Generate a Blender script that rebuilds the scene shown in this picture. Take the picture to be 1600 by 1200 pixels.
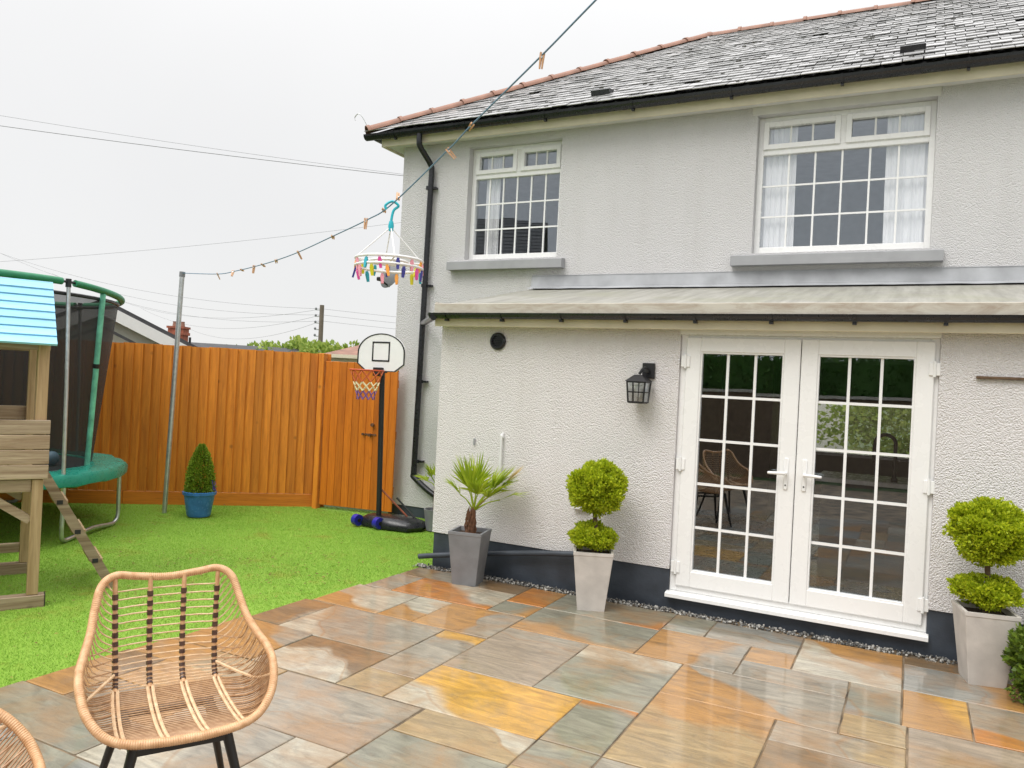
import bpy, bmesh, math, random
import numpy as np
from mathutils import Vector, Matrix, Euler, noise as mnoise

# ------------------------------------------------------------------ scene, camera, sky, sun
scene = bpy.context.scene
for o in list(bpy.data.objects):
    bpy.data.objects.remove(o)
COL = scene.collection
random.seed(11)
R = math.radians

cam_data = bpy.data.cameras.new('camera')
cam_data.sensor_width = 36.0
cam_data.lens = 27.39
cam_data.clip_start = 0.05
cam_data.clip_end = 3000.0
cam = bpy.data.objects.new('camera', cam_data)
COL.objects.link(cam)
YAW, PITCH, ROLL = 0.47613, -0.0009, 0.05033
fw = Vector((-math.sin(YAW) * math.cos(PITCH), math.cos(YAW) * math.cos(PITCH), math.sin(PITCH)))
r0 = Vector((math.cos(YAW), math.sin(YAW), 0))
u0 = r0.cross(fw)
rv = r0 * math.cos(ROLL) + u0 * math.sin(ROLL)
uv = rv.cross(fw)
m = Matrix((rv, uv, -fw)).transposed().to_4x4()
m.translation = Vector((0, 0, 1.735))
cam.matrix_world = m
scene.camera = cam

SUN_EL, SUN_AZ = R(52), R(200)
world = bpy.data.worlds.new('World')
scene.world = world
world.use_nodes = True
wn, wl = world.node_tree.nodes, world.node_tree.links
wn.clear()
w_out = wn.new('ShaderNodeOutputWorld')
w_sky = wn.new('ShaderNodeTexSky')
w_sky.sky_type = 'NISHITA'
w_sky.sun_disc = False
w_sky.sun_elevation = SUN_EL
w_sky.sun_rotation = SUN_AZ
w_bg1 = wn.new('ShaderNodeBackground')
w_bg1.inputs['Strength'].default_value = 0.1
wl.new(w_sky.outputs['Color'], w_bg1.inputs['Color'])
# overcast cloud deck: pale grey, brighter towards the zenith as any overcast sky is
w_tc = wn.new('ShaderNodeTexCoord')
w_sep = wn.new('ShaderNodeSeparateXYZ')
wl.new(w_tc.outputs['Generated'], w_sep.inputs[0])
w_cl = wn.new('ShaderNodeClamp')
wl.new(w_sep.outputs['Z'], w_cl.inputs['Value'])
w_pow = wn.new('ShaderNodeMath'); w_pow.operation = 'POWER'; w_pow.inputs[1].default_value = 3.6
wl.new(w_cl.outputs[0], w_pow.inputs[0])
w_mul = wn.new('ShaderNodeMath'); w_mul.operation = 'MULTIPLY_ADD'
w_mul.inputs[1].default_value = 2.5; w_mul.inputs[2].default_value = 0.79
wl.new(w_pow.outputs[0], w_mul.inputs[0])
w_noi = wn.new('ShaderNodeTexNoise')
w_noi.inputs['Scale'].default_value = 1.6; w_noi.inputs['Detail'].default_value = 5
wl.new(w_tc.outputs['Generated'], w_noi.inputs['Vector'])
w_nr = wn.new('ShaderNodeMapRange')
w_nr.inputs['To Min'].default_value = 0.90; w_nr.inputs['To Max'].default_value = 1.07
wl.new(w_noi.outputs['Fac'], w_nr.inputs['Value'])
w_m2 = wn.new('ShaderNodeMath'); w_m2.operation = 'MULTIPLY'
wl.new(w_mul.outputs[0], w_m2.inputs[0]); wl.new(w_nr.outputs[0], w_m2.inputs[1])
w_bg2 = wn.new('ShaderNodeBackground')
w_bg2.inputs['Color'].default_value = (1.0, 0.995, 0.99, 1)
wl.new(w_m2.outputs[0], w_bg2.inputs['Strength'])
w_mix = wn.new('ShaderNodeMixShader')
w_mix.inputs[0].default_value = 0.93
wl.new(w_bg1.outputs[0], w_mix.inputs[1]); wl.new(w_bg2.outputs[0], w_mix.inputs[2])
wl.new(w_mix.outputs[0], w_out.inputs[0])

sun_d = bpy.data.lights.new('sun', 'SUN')
sun_d.energy = 1.5
sun_d.angle = R(30)
sun_d.color = (1.0, 0.97, 0.93)
sun = bpy.data.objects.new('sun', sun_d)
COL.objects.link(sun)
sd = Vector((-0.25, -0.72, 0.98)).normalized()      # towards the bright part of the cloud, behind the camera
sun.rotation_euler = sd.to_track_quat('Z', 'Y').to_euler()
sun.location = (0, -20, 30)

scene.render.engine = 'CYCLES'
scene.view_settings.view_transform = 'Standard'
scene.view_settings.look = 'None'
scene.view_settings.exposure = 0.22
scene.view_settings.gamma = 1.0
scene.view_settings.use_curve_mapping = False
scene.cycles.max_bounces = 6
scene.cycles.diffuse_bounces = 3
scene.cycles.glossy_bounces = 3
scene.cycles.transparent_max_bounces = 24

# ------------------------------------------------------------------ helpers: objects
def tag(o, label=None, cat=None, group=None, kind=None):
    if label: o['label'] = label
    if cat: o['category'] = cat
    if group: o['group'] = group
    if kind: o['kind'] = kind
    return o

def thing(name, label, cat, loc=(0, 0, 0), rotz=0.0, group=None):
    o = bpy.data.objects.new(name, None)
    o.empty_display_size = 0.1
    COL.objects.link(o)
    o.location = loc
    o.rotation_euler = (0, 0, rotz)
    return tag(o, label, cat, group)

def link(name, mesh, parent=None, loc=None, rot=None):
    o = bpy.data.objects.new(name, mesh)
    COL.objects.link(o)
    if parent is not None: o.parent = parent
    if loc is not None: o.location = loc
    if rot is not None: o.rotation_euler = rot
    return o

def copy_tree(o, parent=None):
    c = o.copy()
    COL.objects.link(c)
    if parent is not None: c.parent = parent
    for ch in list(o.children): copy_tree(ch, c)
    return c

def rootmat(p):
    while p.parent is not None: p = p.parent
    return Matrix.LocRotScale(p.location, p.rotation_euler, p.scale)

class MB:
    """collects shapes, then builds ONE mesh object"""
    def __init__(self): self.v = []; self.f = []
    def add(self, vs, fs):
        b = len(self.v)
        self.v.extend([tuple(p) for p in vs])
        self.f.extend([tuple(i + b for i in q) for q in fs])
        return self
    def box(self, x0, x1, y0, y1, z0, z1, bev=0.0, M=None):
        if bev > 0:
            bm = bmesh.new()
            bmesh.ops.create_cube(bm, size=1)
            for p in bm.verts:
                p.co = Vector(((x0 + x1) / 2 + p.co.x * (x1 - x0), (y0 + y1) / 2 + p.co.y * (y1 - y0), (z0 + z1) / 2 + p.co.z * (z1 - z0)))
            bmesh.ops.bevel(bm, geom=bm.edges[:], offset=bev, segments=1, affect='EDGES')
            bm.verts.index_update()
            vs = [p.co.copy() for p in bm.verts]; fs = [[q.index for q in f.verts] for f in bm.faces]
            bm.free()
        else:
            vs = [Vector(p) for p in ((x0, y0, z0), (x1, y0, z0), (x1, y1, z0), (x0, y1, z0), (x0, y0, z1), (x1, y0, z1), (x1, y1, z1), (x0, y1, z1))]
            fs = [(0, 3, 2, 1), (4, 5, 6, 7), (0, 1, 5, 4), (1, 2, 6, 5), (2, 3, 7, 6), (3, 0, 4, 7)]
        if M is not None: vs = [M @ p for p in vs]
        return self.add(vs, fs)
    def beam(self, a, b, w, h, up=(0, 0, 1), bev=0.0):
        a, b = Vector(a), Vector(b)
        d = b - a; L = d.length; d.normalize()
        up = Vector(up); s = d.cross(up)
        if s.length < 1e-4: s = d.cross(Vector((1, 0, 0)))
        s.normalize(); u = s.cross(d)
        M = Matrix((d, s, u)).transposed().to_4x4(); M.translation = a
        return self.box(0, L, -w / 2, w / 2, -h / 2, h / 2, bev, M)
    def tube(self, pts, rad, n=10, closed=False, caps=True):
        pts = [Vector(p) for p in pts]
        N = len(pts)
        rads = rad if isinstance(rad, (list, tuple)) else [rad] * N
        vs, fs = [], []
        prev = None
        for i in range(N):
            if closed: t = pts[(i + 1) % N] - pts[i - 1]
            else: t = pts[min(i + 1, N - 1)] - pts[max(i - 1, 0)]
            t.normalize()
            if prev is None:
                a = Vector((0, 0, 1)) if abs(t.z) < 0.9 else Vector((1, 0, 0))
                nrm = (a - t * a.dot(t)).normalized()
            else:
                nrm = prev - t * prev.dot(t)
                nrm = nrm.normalized() if nrm.length > 1e-6 else prev
            prev = nrm
            b = t.cross(nrm)
            for k in range(n):
                an = 2 * math.pi * k / n
                vs.append(pts[i] + (nrm * math.cos(an) + b * math.sin(an)) * rads[i])
        M = N if closed else N - 1
        for i in range(M):
            for k in range(n):
                j = (i + 1) % N
                fs.append((i * n + k, i * n + (k + 1) % n, j * n + (k + 1) % n, j * n + k))
        if caps and not closed:
            fs.append(tuple(range(n - 1, -1, -1)))
            fs.append(tuple((N - 1) * n + k for k in range(n)))
        return self.add(vs, fs)
    def lathe(self, prof, n=24, c=(0, 0, 0), M=None):
        vs, fs = [], []
        for (r_, z) in prof:
            for k in range(n):
                a = 2 * math.pi * k / n
                vs.append(Vector((c[0] + r_ * math.cos(a), c[1] + r_ * math.sin(a), c[2] + z)))
        for i in range(len(prof) - 1):
            for k in range(n):
                fs.append((i * n + k, i * n + (k + 1) % n, (i + 1) * n + (k + 1) % n, (i + 1) * n + k))
        fs.append(tuple(range(n - 1, -1, -1)))
        fs.append(tuple((len(prof) - 1) * n + k for k in range(n)))
        if M is not None: vs = [M @ p for p in vs]
        return self.add(vs, fs)
    def prism(self, poly, d0, d1, axis='y'):
        """poly: 2-D outline (a,b); extruded along axis from d0 to d1"""
        n = len(poly)
        def P(a, b, d):
            return {'y': (a, d, b), 'x': (d, a, b), 'z': (a, b, d)}[axis]
        vs = [P(a, b, d0) for a, b in poly] + [P(a, b, d1) for a, b in poly]
        fs = [tuple(range(n)), tuple(range(2 * n - 1, n - 1, -1))]
        for i in range(n): fs.append((i, i + n, (i + 1) % n + n, (i + 1) % n))
        return self.add(vs, fs)
    def mesh(self, name, mat, smooth=False, inv=None):
        me = bpy.data.meshes.new(name)
        vs = self.v if inv is None else [tuple(inv @ Vector(p)) for p in self.v]
        me.from_pydata(vs, [], self.f)
        me.validate()
        bm = bmesh.new(); bm.from_mesh(me)
        bmesh.ops.recalc_face_normals(bm, faces=bm.faces[:])
        bm.to_mesh(me); bm.free()
        if smooth:
            me.polygons.foreach_set('use_smooth', [True] * len(me.polygons))
            try: me.set_sharp_from_angle(angle=R(42))
            except Exception: pass
        if mat is not None: me.materials.append(mat)
        return me
    def build(self, name, mat, parent=None, smooth=False, world=False, loc=None, rot=None):
        inv = None
        if world and parent is not None: inv = rootmat(parent).inverted()
        return link(name, self.mesh(name, mat, smooth, inv), parent, loc, rot)

def np_mesh(name, V, F, mat, smooth=False):
    """fast mesh from arrays: V (n,3), F (m,k)"""
    me = bpy.data.meshes.new(name)
    k = F.shape[1]
    me.vertices.add(len(V)); me.vertices.foreach_set('co', V.astype(np.float32).ravel())
    me.loops.add(F.size); me.loops.foreach_set('vertex_index', F.astype(np.int32).ravel())
    me.polygons.add(len(F))
    me.polygons.foreach_set('loop_start', np.arange(0, F.size, k, dtype=np.int32))
    me.polygons.foreach_set('loop_total', np.full(len(F), k, dtype=np.int32))
    if smooth: me.polygons.foreach_set('use_smooth', np.ones(len(F), dtype=bool))
    me.update(calc_edges=True)
    me.materials.append(mat)
    return me

def crom(pts, sub=8, closed=False):
    pts = [Vector(p) for p in pts]; out = []
    n = len(pts)
    rng = range(n) if closed else range(n - 1)
    for i in rng:
        if closed: p0, p1, p2, p3 = pts[i - 1], pts[i], pts[(i + 1) % n], pts[(i + 2) % n]
        else: p0, p1, p2, p3 = pts[max(i - 1, 0)], pts[i], pts[i + 1], pts[min(i + 2, n - 1)]
        for s in range(sub):
            t = s / sub
            out.append(0.5 * ((2 * p1) + (p2 - p0) * t + (2 * p0 - 5 * p1 + 4 * p2 - p3) * t * t + (3 * p1 - p0 - 3 * p2 + p3) * t ** 3))
    if not closed: out.append(pts[-1])
    return out

# ------------------------------------------------------------------ helpers: materials
class NT:
    def __init__(self, name):
        self.m = bpy.data.materials.new(name); self.m.use_nodes = True
        self.t = self.m.node_tree; self.t.nodes.clear()
        self.out = self.t.nodes.new('ShaderNodeOutputMaterial')
    def n(self, typ, **kw):
        nd = self.t.nodes.new(typ)
        for k, v in kw.items():
            if k in nd.inputs.keys() if hasattr(nd.inputs, 'keys') else False: self.set(nd.inputs[k], v)
            else: setattr(nd, k, v)
        return nd
    def set(self, sock, v):
        if hasattr(v, 'is_output'): self.t.links.new(v, sock)
        elif isinstance(v, (tuple, list)) and len(v) == 3 and sock.type == 'RGBA': sock.default_value = (*v, 1)
        else: sock.default_value = v
    def coord(self, kind='Object', scale=(1, 1, 1), rot=(0, 0, 0), loc=None):
        tc = self.n('ShaderNodeTexCoord')
        mp = self.n('ShaderNodeMapping')
        self.t.links.new(tc.outputs[kind], mp.inputs['Vector'])
        mp.inputs['Scale'].default_value = scale
        mp.inputs['Rotation'].default_value = rot
        if loc is not None: self.set(mp.inputs['Location'], loc)
        return mp.outputs[0]
    def noise(self, vec, scale, detail=4, rough=0.55, dist=0.0, out='Fac'):
        nd = self.n('ShaderNodeTexNoise')
        self.set(nd.inputs['Vector'], vec); nd.inputs['Scale'].default_value = scale
        nd.inputs['Detail'].default_value = detail; nd.inputs['Roughness'].default_value = rough
        nd.inputs['Distortion'].default_value = dist
        return nd.outputs[out]
    def voro(self, vec, scale, feat='F1', out='Distance'):
        nd = self.n('ShaderNodeTexVoronoi'); nd.feature = feat
        self.set(nd.inputs['Vector'], vec); nd.inputs['Scale'].default_value = scale
        return nd.outputs[out]
    def mr(self, v, a, b, c=0.0, d=1.0, smooth=False):
        nd = self.n('ShaderNodeMapRange')
        if smooth: nd.interpolation_type = 'SMOOTHSTEP'
        for s, x in zip(('Value', 'From Min', 'From Max', 'To Min', 'To Max'), (v, a, b, c, d)): self.set(nd.inputs[s], x)
        return nd.outputs[0]
    def math(self, op, a, b=0.0, c=0.0):
        nd = self.n('ShaderNodeMath'); nd.operation = op
        self.set(nd.inputs[0], a); self.set(nd.inputs[1], b)
        if op in ('MULTIPLY_ADD',): self.set(nd.inputs[2], c)
        return nd.outputs[0]
    def mix(self, fac, a, b, mode='MIX'):
        nd = self.n('ShaderNodeMix'); nd.data_type = 'RGBA'; nd.blend_type = mode
        self.set(nd.inputs[0], fac); self.set(nd.inputs[6], a); self.set(nd.inputs[7], b)
        return nd.outputs[2]
    def bump(self, h, strength=0.5, dist=0.01, nrm=None):
        nd = self.n('ShaderNodeBump')
        self.set(nd.inputs['Height'], h); self.set(nd.inputs['Strength'], strength); self.set(nd.inputs['Distance'], dist)
        if nrm is not None: self.set(nd.inputs['Normal'], nrm)
        return nd.outputs[0]
    def bsdf(self, **kw):
        nd = self.n('ShaderNodeBsdfPrincipled')
        for k, v in kw.items(): self.set(nd.inputs[k.replace('_', ' ')], v)
        return nd
    def done(self, sh):
        self.t.links.new(sh if hasattr(sh, 'is_output') else sh.outputs[0], self.out.inputs['Surface'])
        return self.m

def simple(name, col, rough=0.5, metal=0.0, var=0.12, scale=6.0, bump=0.0, bscale=60.0, kind='Object', spec=0.5):
    t = NT(name)
    v = t.coord(kind)
    nz = t.noise(v, scale, 5)
    c = t.mix(t.mr(nz, 0.3, 0.7), tuple(x * (1 - var) for x in col), tuple(min(1, x * (1 + var)) for x in col))
    b = t.bsdf(Base_Color=c, Roughness=t.mr(t.noise(v, scale * 4, 3), 0.3, 0.7, max(0, rough - 0.08), min(1, rough + 0.08)), Metallic=metal, Specular_IOR_Level=spec)
    if bump > 0: t.set(b.inputs['Normal'], t.bump(t.noise(v, bscale, 4), bump, 0.004))
    return t.done(b)

def roughcast(name, col, scale, strength, dist):
    t = NT(name)
    v = t.coord('Object')
    big = t.noise(v, 0.7, 4)
    streak = t.noise(t.coord('Object', (5, 5, 0.5)), 1.0, 4)
    c = t.mix(t.mr(big, 0.3, 0.72), tuple(x * 0.93 for x in col), col)
    c = t.mix(t.mr(streak, 0.5, 0.78, 0, 0.25), c, tuple(x * 0.8 for x in (col[0], col[1] * 0.985, col[2] * 0.95)))
    n1 = t.noise(v, scale, 6, 0.7, 0.0)
    v1 = t.voro(v, scale * 1.15, 'F1')
    h = t.math('ADD', t.math('MULTIPLY', n1, 1.0), t.math('MULTIPLY', v1, -0.9))
    spk = t.mr(t.noise(v, scale * 1.6, 3), 0.57, 0.70, 0, 0.2)
    c = t.mix(spk, c, tuple(x * 0.55 for x in col))
    b = t.bsdf(Base_Color=c, Roughness=0.88, Specular_IOR_Level=0.25)
    t.set(b.inputs['Normal'], t.bump(h, strength, dist))
    return t.done(b)

def wood(name, c1, c2, axis='z', rough=0.65, ring=9.0, knots=True, wet=0.0):
    t = NT(name)
    s = {'x': (0.6, ring, ring), 'y': (ring, 0.6, ring), 'z': (ring, ring, 0.6)}[axis]
    oi = t.n('ShaderNodeObjectInfo')
    off = t.n('ShaderNodeCombineXYZ')
    for i in range(3): t.set(off.inputs[i], t.math('MULTIPLY', oi.outputs['Random'], 37.0 + 11 * i))
    tc = t.n('ShaderNodeTexCoord')
    ad = t.n('ShaderNodeVectorMath'); ad.operation = 'ADD'
    t.t.links.new(tc.outputs['Object'], ad.inputs[0]); t.t.links.new(off.outputs[0], ad.inputs[1])
    mp = t.n('ShaderNodeMapping'); t.t.links.new(ad.outputs[0], mp.inputs['Vector']); mp.inputs['Scale'].default_value = s
    g = t.noise(mp.outputs[0], 1.6, 6, 0.6, 1.2)
    g2 = t.noise(mp.outputs[0], 9.0, 3, 0.6)
    c = t.mix(t.mr(g, 0.32, 0.7), c1, c2)
    c = t.mix(t.mr(g2, 0.5, 0.75, 0, 0.45), c, tuple(x * 0.55 for x in c1))
    # board to board change
    hv = t.n('ShaderNodeHueSaturation')
    t.set(hv.inputs['Value'], t.mr(oi.outputs['Random'], 0, 1, 0.86, 1.18)); t.set(hv.inputs['Color'], c)
    c = hv.outputs[0]
    if knots:
        k = t.voro(ad.outputs[0], 3.1)
        c = t.mix(t.mr(k, 0.03, 0.10, 0.5, 0), c, tuple(x * 0.25 for x in c1))
    b = t.bsdf(Base_Color=c, Roughness=rough, Coat_Weight=wet, Coat_Roughness=0.2)
    t.set(b.inputs['Normal'], t.bump(t.math('ADD', g, t.math('MULTIPLY', g2, 0.5)), 0.35, 0.004))
    return t.done(b)

def leafy(name, c_dark, c_mid, c_tip, rough=0.5, trans=0.3):
    t = NT(name)
    ge = t.n('ShaderNodeNewGeometry')
    rp = ge.outputs['Random Per Island']
    c = t.mix(t.mr(rp, 0.0, 0.55), c_dark, c_mid)
    c = t.mix(t.mr(rp, 0.55, 1.0), c, c_tip)
    big = t.noise(t.coord('Object'), 5.0, 3)
    c = t.mix(t.mr(big, 0.35, 0.7, 0.0, 0.45), c, tuple(x * 0.7 for x in c_mid))
    b = t.bsdf(Base_Color=c, Roughness=rough, Specular_IOR_Level=0.35)
    tr = t.n('ShaderNodeBsdfTranslucent'); t.set(tr.inputs['Color'], c)
    mx = t.n('ShaderNodeMixShader'); mx.inputs[0].default_value = trans
    t.t.links.new(b.outputs[0], mx.inputs[1]); t.t.links.new(tr.outputs[0], mx.inputs[2])
    return t.done(mx)

def glass(name, tint=(1.0, 1.0, 1.0), ior=2.0):
    t = NT(name)
    lw_ = t.n('ShaderNodeLayerWeight'); lw_.inputs['Blend'].default_value = 0.5
    f5 = t.math('POWER', lw_.outputs['Facing'], 5.0)
    fac_ = t.mr(f5, 0.0, 1.0, 0.13, 1.0)
    tr = t.n('ShaderNodeBsdfTransparent'); t.set(tr.inputs['Color'], tint)
    gl = t.n('ShaderNodeBsdfGlossy'); gl.inputs['Roughness'].default_value = 0.004; t.set(gl.inputs['Color'], (0.84, 0.92, 1.0))
    wob = t.noise(t.coord('Object'), 2.2, 1)
    t.set(gl.inputs['Normal'], t.bump(wob, 0.02, 0.02)); 
    mx = t.n('ShaderNodeMixShader')
    t.set(mx.inputs[0], fac_); t.t.links.new(tr.outputs[0], mx.inputs[1]); t.t.links.new(gl.outputs[0], mx.inputs[2])
    return t.done(mx)

M = {}
M['wall'] = roughcast('white_roughcast', (0.71, 0.70, 0.70), 85, 0.75, 0.016)
M['wall_ext'] = roughcast('coarse_tyrolean_render', (0.84, 0.815, 0.81), 84, 0.75, 0.018)
M['plinth'] = simple('navy_masonry_paint', (0.042, 0.052, 0.068), 0.5, var=0.3, scale=5, bump=0.5, bscale=40)
M['upvc'] = simple('white_upvc', (0.84, 0.84, 0.83), 0.28, var=0.008, scale=2)
M['cream'] = simple('cream_timber_paint', (0.72, 0.66, 0.5), 0.5, var=0.1, scale=4)
M['black_plastic'] = simple('black_gutter_plastic', (0.012, 0.013, 0.016), 0.3, var=0.3)
M['black_metal'] = simple('black_metal', (0.015, 0.015, 0.017), 0.42, var=0.2, bump=0.2, bscale=150)
M['steel'] = simple('galvanised_steel', (0.56, 0.57, 0.57), 0.38, metal=0.85, var=0.15, scale=20)
M['grey_sill'] = simple('grey_painted_sill', (0.33, 0.335, 0.345), 0.6, var=0.08, bump=0.2)
M['lead'] = simple('lead_flashing', (0.36, 0.37, 0.385), 0.6, var=0.22, scale=3.5, bump=0.6, bscale=5)
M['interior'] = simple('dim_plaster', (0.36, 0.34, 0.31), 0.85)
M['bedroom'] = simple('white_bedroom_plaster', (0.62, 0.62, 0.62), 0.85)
M['dark_floor'] = simple('dark_floor_tile', (0.08, 0.075, 0.07), 0.25, var=0.2)
M['cabinet'] = simple('brown_cabinet', (0.09, 0.05, 0.03), 0.45, var=0.2)
M['navy_unit'] = simple('navy_unit', (0.02, 0.025, 0.035), 0.4)
M['worktop'] = simple('white_worktop', (0.75, 0.75, 0.73), 0.25)
M['terracotta'] = simple('terracotta_ridge', (0.25, 0.125, 0.085), 0.6, var=0.3, scale=5, bump=0.3, bscale=60)
M['glass'] = glass('window_glass')
M['fence'] = wood('orange_stained_timber', (0.48, 0.142, 0.009), (0.71, 0.245, 0.02), 'z', 0.55, 9)
M['fence_h'] = wood('orange_stained_timber_rail', (0.42, 0.12, 0.007), (0.58, 0.19, 0.013), 'x', 0.55, 9)
M['gate'] = wood('orange_stained_gate_timber', (0.48, 0.125, 0.005), (0.66, 0.195, 0.01), 'z', 0.5, 9)
M['play_wood'] = wood('weathered_play_timber', (0.34, 0.21, 0.095), (0.56, 0.40, 0.23), 'z', 0.55, 9)
M['play_wood_y'] = wood('weathered_play_board', (0.22, 0.14, 0.08), (0.50, 0.39, 0.27), 'y', 0.4, 12)
M['play_blue'] = wood('pale_blue_painted_board', (0.25, 0.54, 0.72), (0.29, 0.60, 0.78), 'y', 0.5, 4, knots=False)
M['grey_rubber'] = simple('dark_rubber', (0.02, 0.02, 0.02), 0.7)
M['white'] = simple('white_plastic', (0.82, 0.82, 0.82), 0.35, var=0.03)
M['soil'] = simple('potting_soil', (0.045, 0.025, 0.015), 0.95, var=0.4, scale=40, bump=1.0, bscale=60)
M['stone_pot'] = simple('pale_stone_planter', (0.55, 0.51, 0.47), 0.75, var=0.14, scale=7, bump=0.25, bscale=45)
M['grey_pot'] = simple('mid_grey_planter', (0.19, 0.195, 0.205), 0.6, var=0.14, scale=8, bump=0.25, bscale=60)
M['blue_pot'] = simple('blue_glazed_pot', (0.045, 0.17, 0.46), 0.22, var=0.25, scale=9)
M['brick'] = simple('red_brick', (0.30, 0.09, 0.05), 0.85, var=0.3, scale=14, bump=0.5)
M['bark'] = simple('bark', (0.14, 0.09, 0.055), 0.9, var=0.4, scale=20, bump=1.0, bscale=40)
M['palm_fibre'] = simple('palm_fibre', (0.13, 0.06, 0.03), 0.9, var=0.5, scale=30, bump=1.0, bscale=60)
M['pegwood'] = simple('peg_wood', (0.62, 0.36, 0.2), 0.6, var=0.15, scale=30)
M['golden_conifer'] = leafy('golden_conifer_leaf', (0.24, 0.34, 0.012), (0.50, 0.60, 0.022), (0.74, 0.78, 0.045), 0.5, 0.42)
M['box_leaf'] = leafy('box_leaf', (0.12, 0.21, 0.015), (0.25, 0.38, 0.03), (0.38, 0.50, 0.06), 0.5, 0.4)
M['shrub_leaf'] = leafy('shrub_leaf', (0.05, 0.09, 0.01), (0.13, 0.21, 0.02), (0.22, 0.30, 0.035))
M['tree_leaf'] = leafy('tree_leaf', (0.16, 0.26, 0.04), (0.32, 0.44, 0.08), (0.5, 0.58, 0.14), 0.5, 0.4)
M['garden_brick'] = simple('brown_garden_brick', (0.17, 0.115, 0.08), 0.85, var=0.3, scale=10, bump=0.5)
M['hedge_leaf'] = leafy('hedge_leaf', (0.03, 0.08, 0.012), (0.06, 0.16, 0.025), (0.11, 0.24, 0.04))
M['palm_leaf'] = leafy('palm_leaf', (0.24, 0.36, 0.02), (0.42, 0.54, 0.035), (0.58, 0.66, 0.06), 0.4, 0.4)
M['pot_tan'] = simple('palm_leaf_dry', (0.5, 0.36, 0.12), 0.7)
M['teal_pvc'] = simple('teal_pvc_padding', (0.015, 0.24, 0.17), 0.3, var=0.15, scale=5, bump=0.35, bscale=7)
M['green_foam'] = simple('green_foam_sleeve', (0.02, 0.2, 0.09), 0.45, var=0.15, scale=12)
M['mint_foam'] = simple('mint_foam_sleeve', (0.17, 0.52, 0.38), 0.35, var=0.3, scale=12)
M['road_blue'] = simple('blue_plastic', (0.02, 0.02, 0.30), 0.3)
M['orange_rim'] = simple('orange_rim', (0.55, 0.08, 0.02), 0.5)
M['net_orange'] = simple('net_orange', (0.55, 0.12, 0.03), 0.7)
M['net_cream'] = simple('net_cream', (0.75, 0.66, 0.42), 0.7)
M['net_purple'] = simple('net_purple', (0.22, 0.1, 0.28), 0.7)
M['line_blue'] = simple('blue_line', (0.12, 0.22, 0.32), 0.6)
M['chair_leg'] = simple('chair_leg_black', (0.012, 0.012, 0.012), 0.4)
M['dry_moss'] = simple('dark_moss', (0.03, 0.028, 0.02), 0.9)
M['cloth'] = simple('white_voile', (0.9, 0.9, 0.91), 0.9, var=0.03, scale=3)
M['slate_under'] = simple('roof_underlay', (0.03, 0.03, 0.032), 0.9)
M['cable'] = simple('cable', (0.2, 0.2, 0.21), 0.6)
M['pole_wood'] = simple('creosote_pole', (0.16, 0.13, 0.1), 0.9, var=0.2)
M['dark_roof'] = simple('dark_roof_felt', (0.06, 0.06, 0.065), 0.8, var=0.2)
M['pale_wall'] = simple('pale_render', (0.66, 0.65, 0.62), 0.85, var=0.05)

def rattan(name, c1, c2):
    t = NT(name)
    v = t.coord('Object')
    c = t.mix(t.mr(t.noise(v, 35, 4), 0.35, 0.65), c1, c2)
    b = t.bsdf(Base_Color=c, Roughness=0.42)
    t.set(b.inputs['Normal'], t.bump(t.noise(v, 160, 3), 0.25, 0.002))
    return t.done(b)
M['rattan'] = rattan('honey_rattan', (0.52, 0.285, 0.135), (0.68, 0.42, 0.23))
M['rattan_pale'] = rattan('pale_rattan', (0.64, 0.42, 0.24), (0.78, 0.58, 0.37))
M['rattan_mid'] = rattan('brown_cane', (0.36, 0.20, 0.10), (0.50, 0.31, 0.17))
M['rattan_dark'] = rattan('dark_wound_cane', (0.045, 0.022, 0.015), (0.09, 0.045, 0.03))

def slate_mat():
    t = NT('wet_grey_slate')
    oi = t.n('ShaderNodeObjectInfo'); ge = t.n('ShaderNodeNewGeometry')
    rnd = t.math('FRACT', t.math('ADD', oi.outputs['Random'], ge.outputs['Random Per Island']))
    c = t.mix(rnd, (0.31, 0.31, 0.315), (0.48, 0.475, 0.48))
    v = t.coord('Object')
    c = t.mix(t.mr(t.noise(v, 14, 5), 0.4, 0.75, 0, 0.5), c, (0.48, 0.47, 0.45))
    b = t.bsdf(Base_Color=c, Roughness=t.mr(rnd, 0, 1, 0.2, 0.42), Specular_IOR_Level=0.6, Coat_Weight=0.6, Coat_Roughness=0.2)
    t.set(b.inputs['Normal'], t.bump(t.noise(v, 25, 5), 0.35, 0.004))
    return t.done(b)
M['slate'] = slate_mat()

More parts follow.
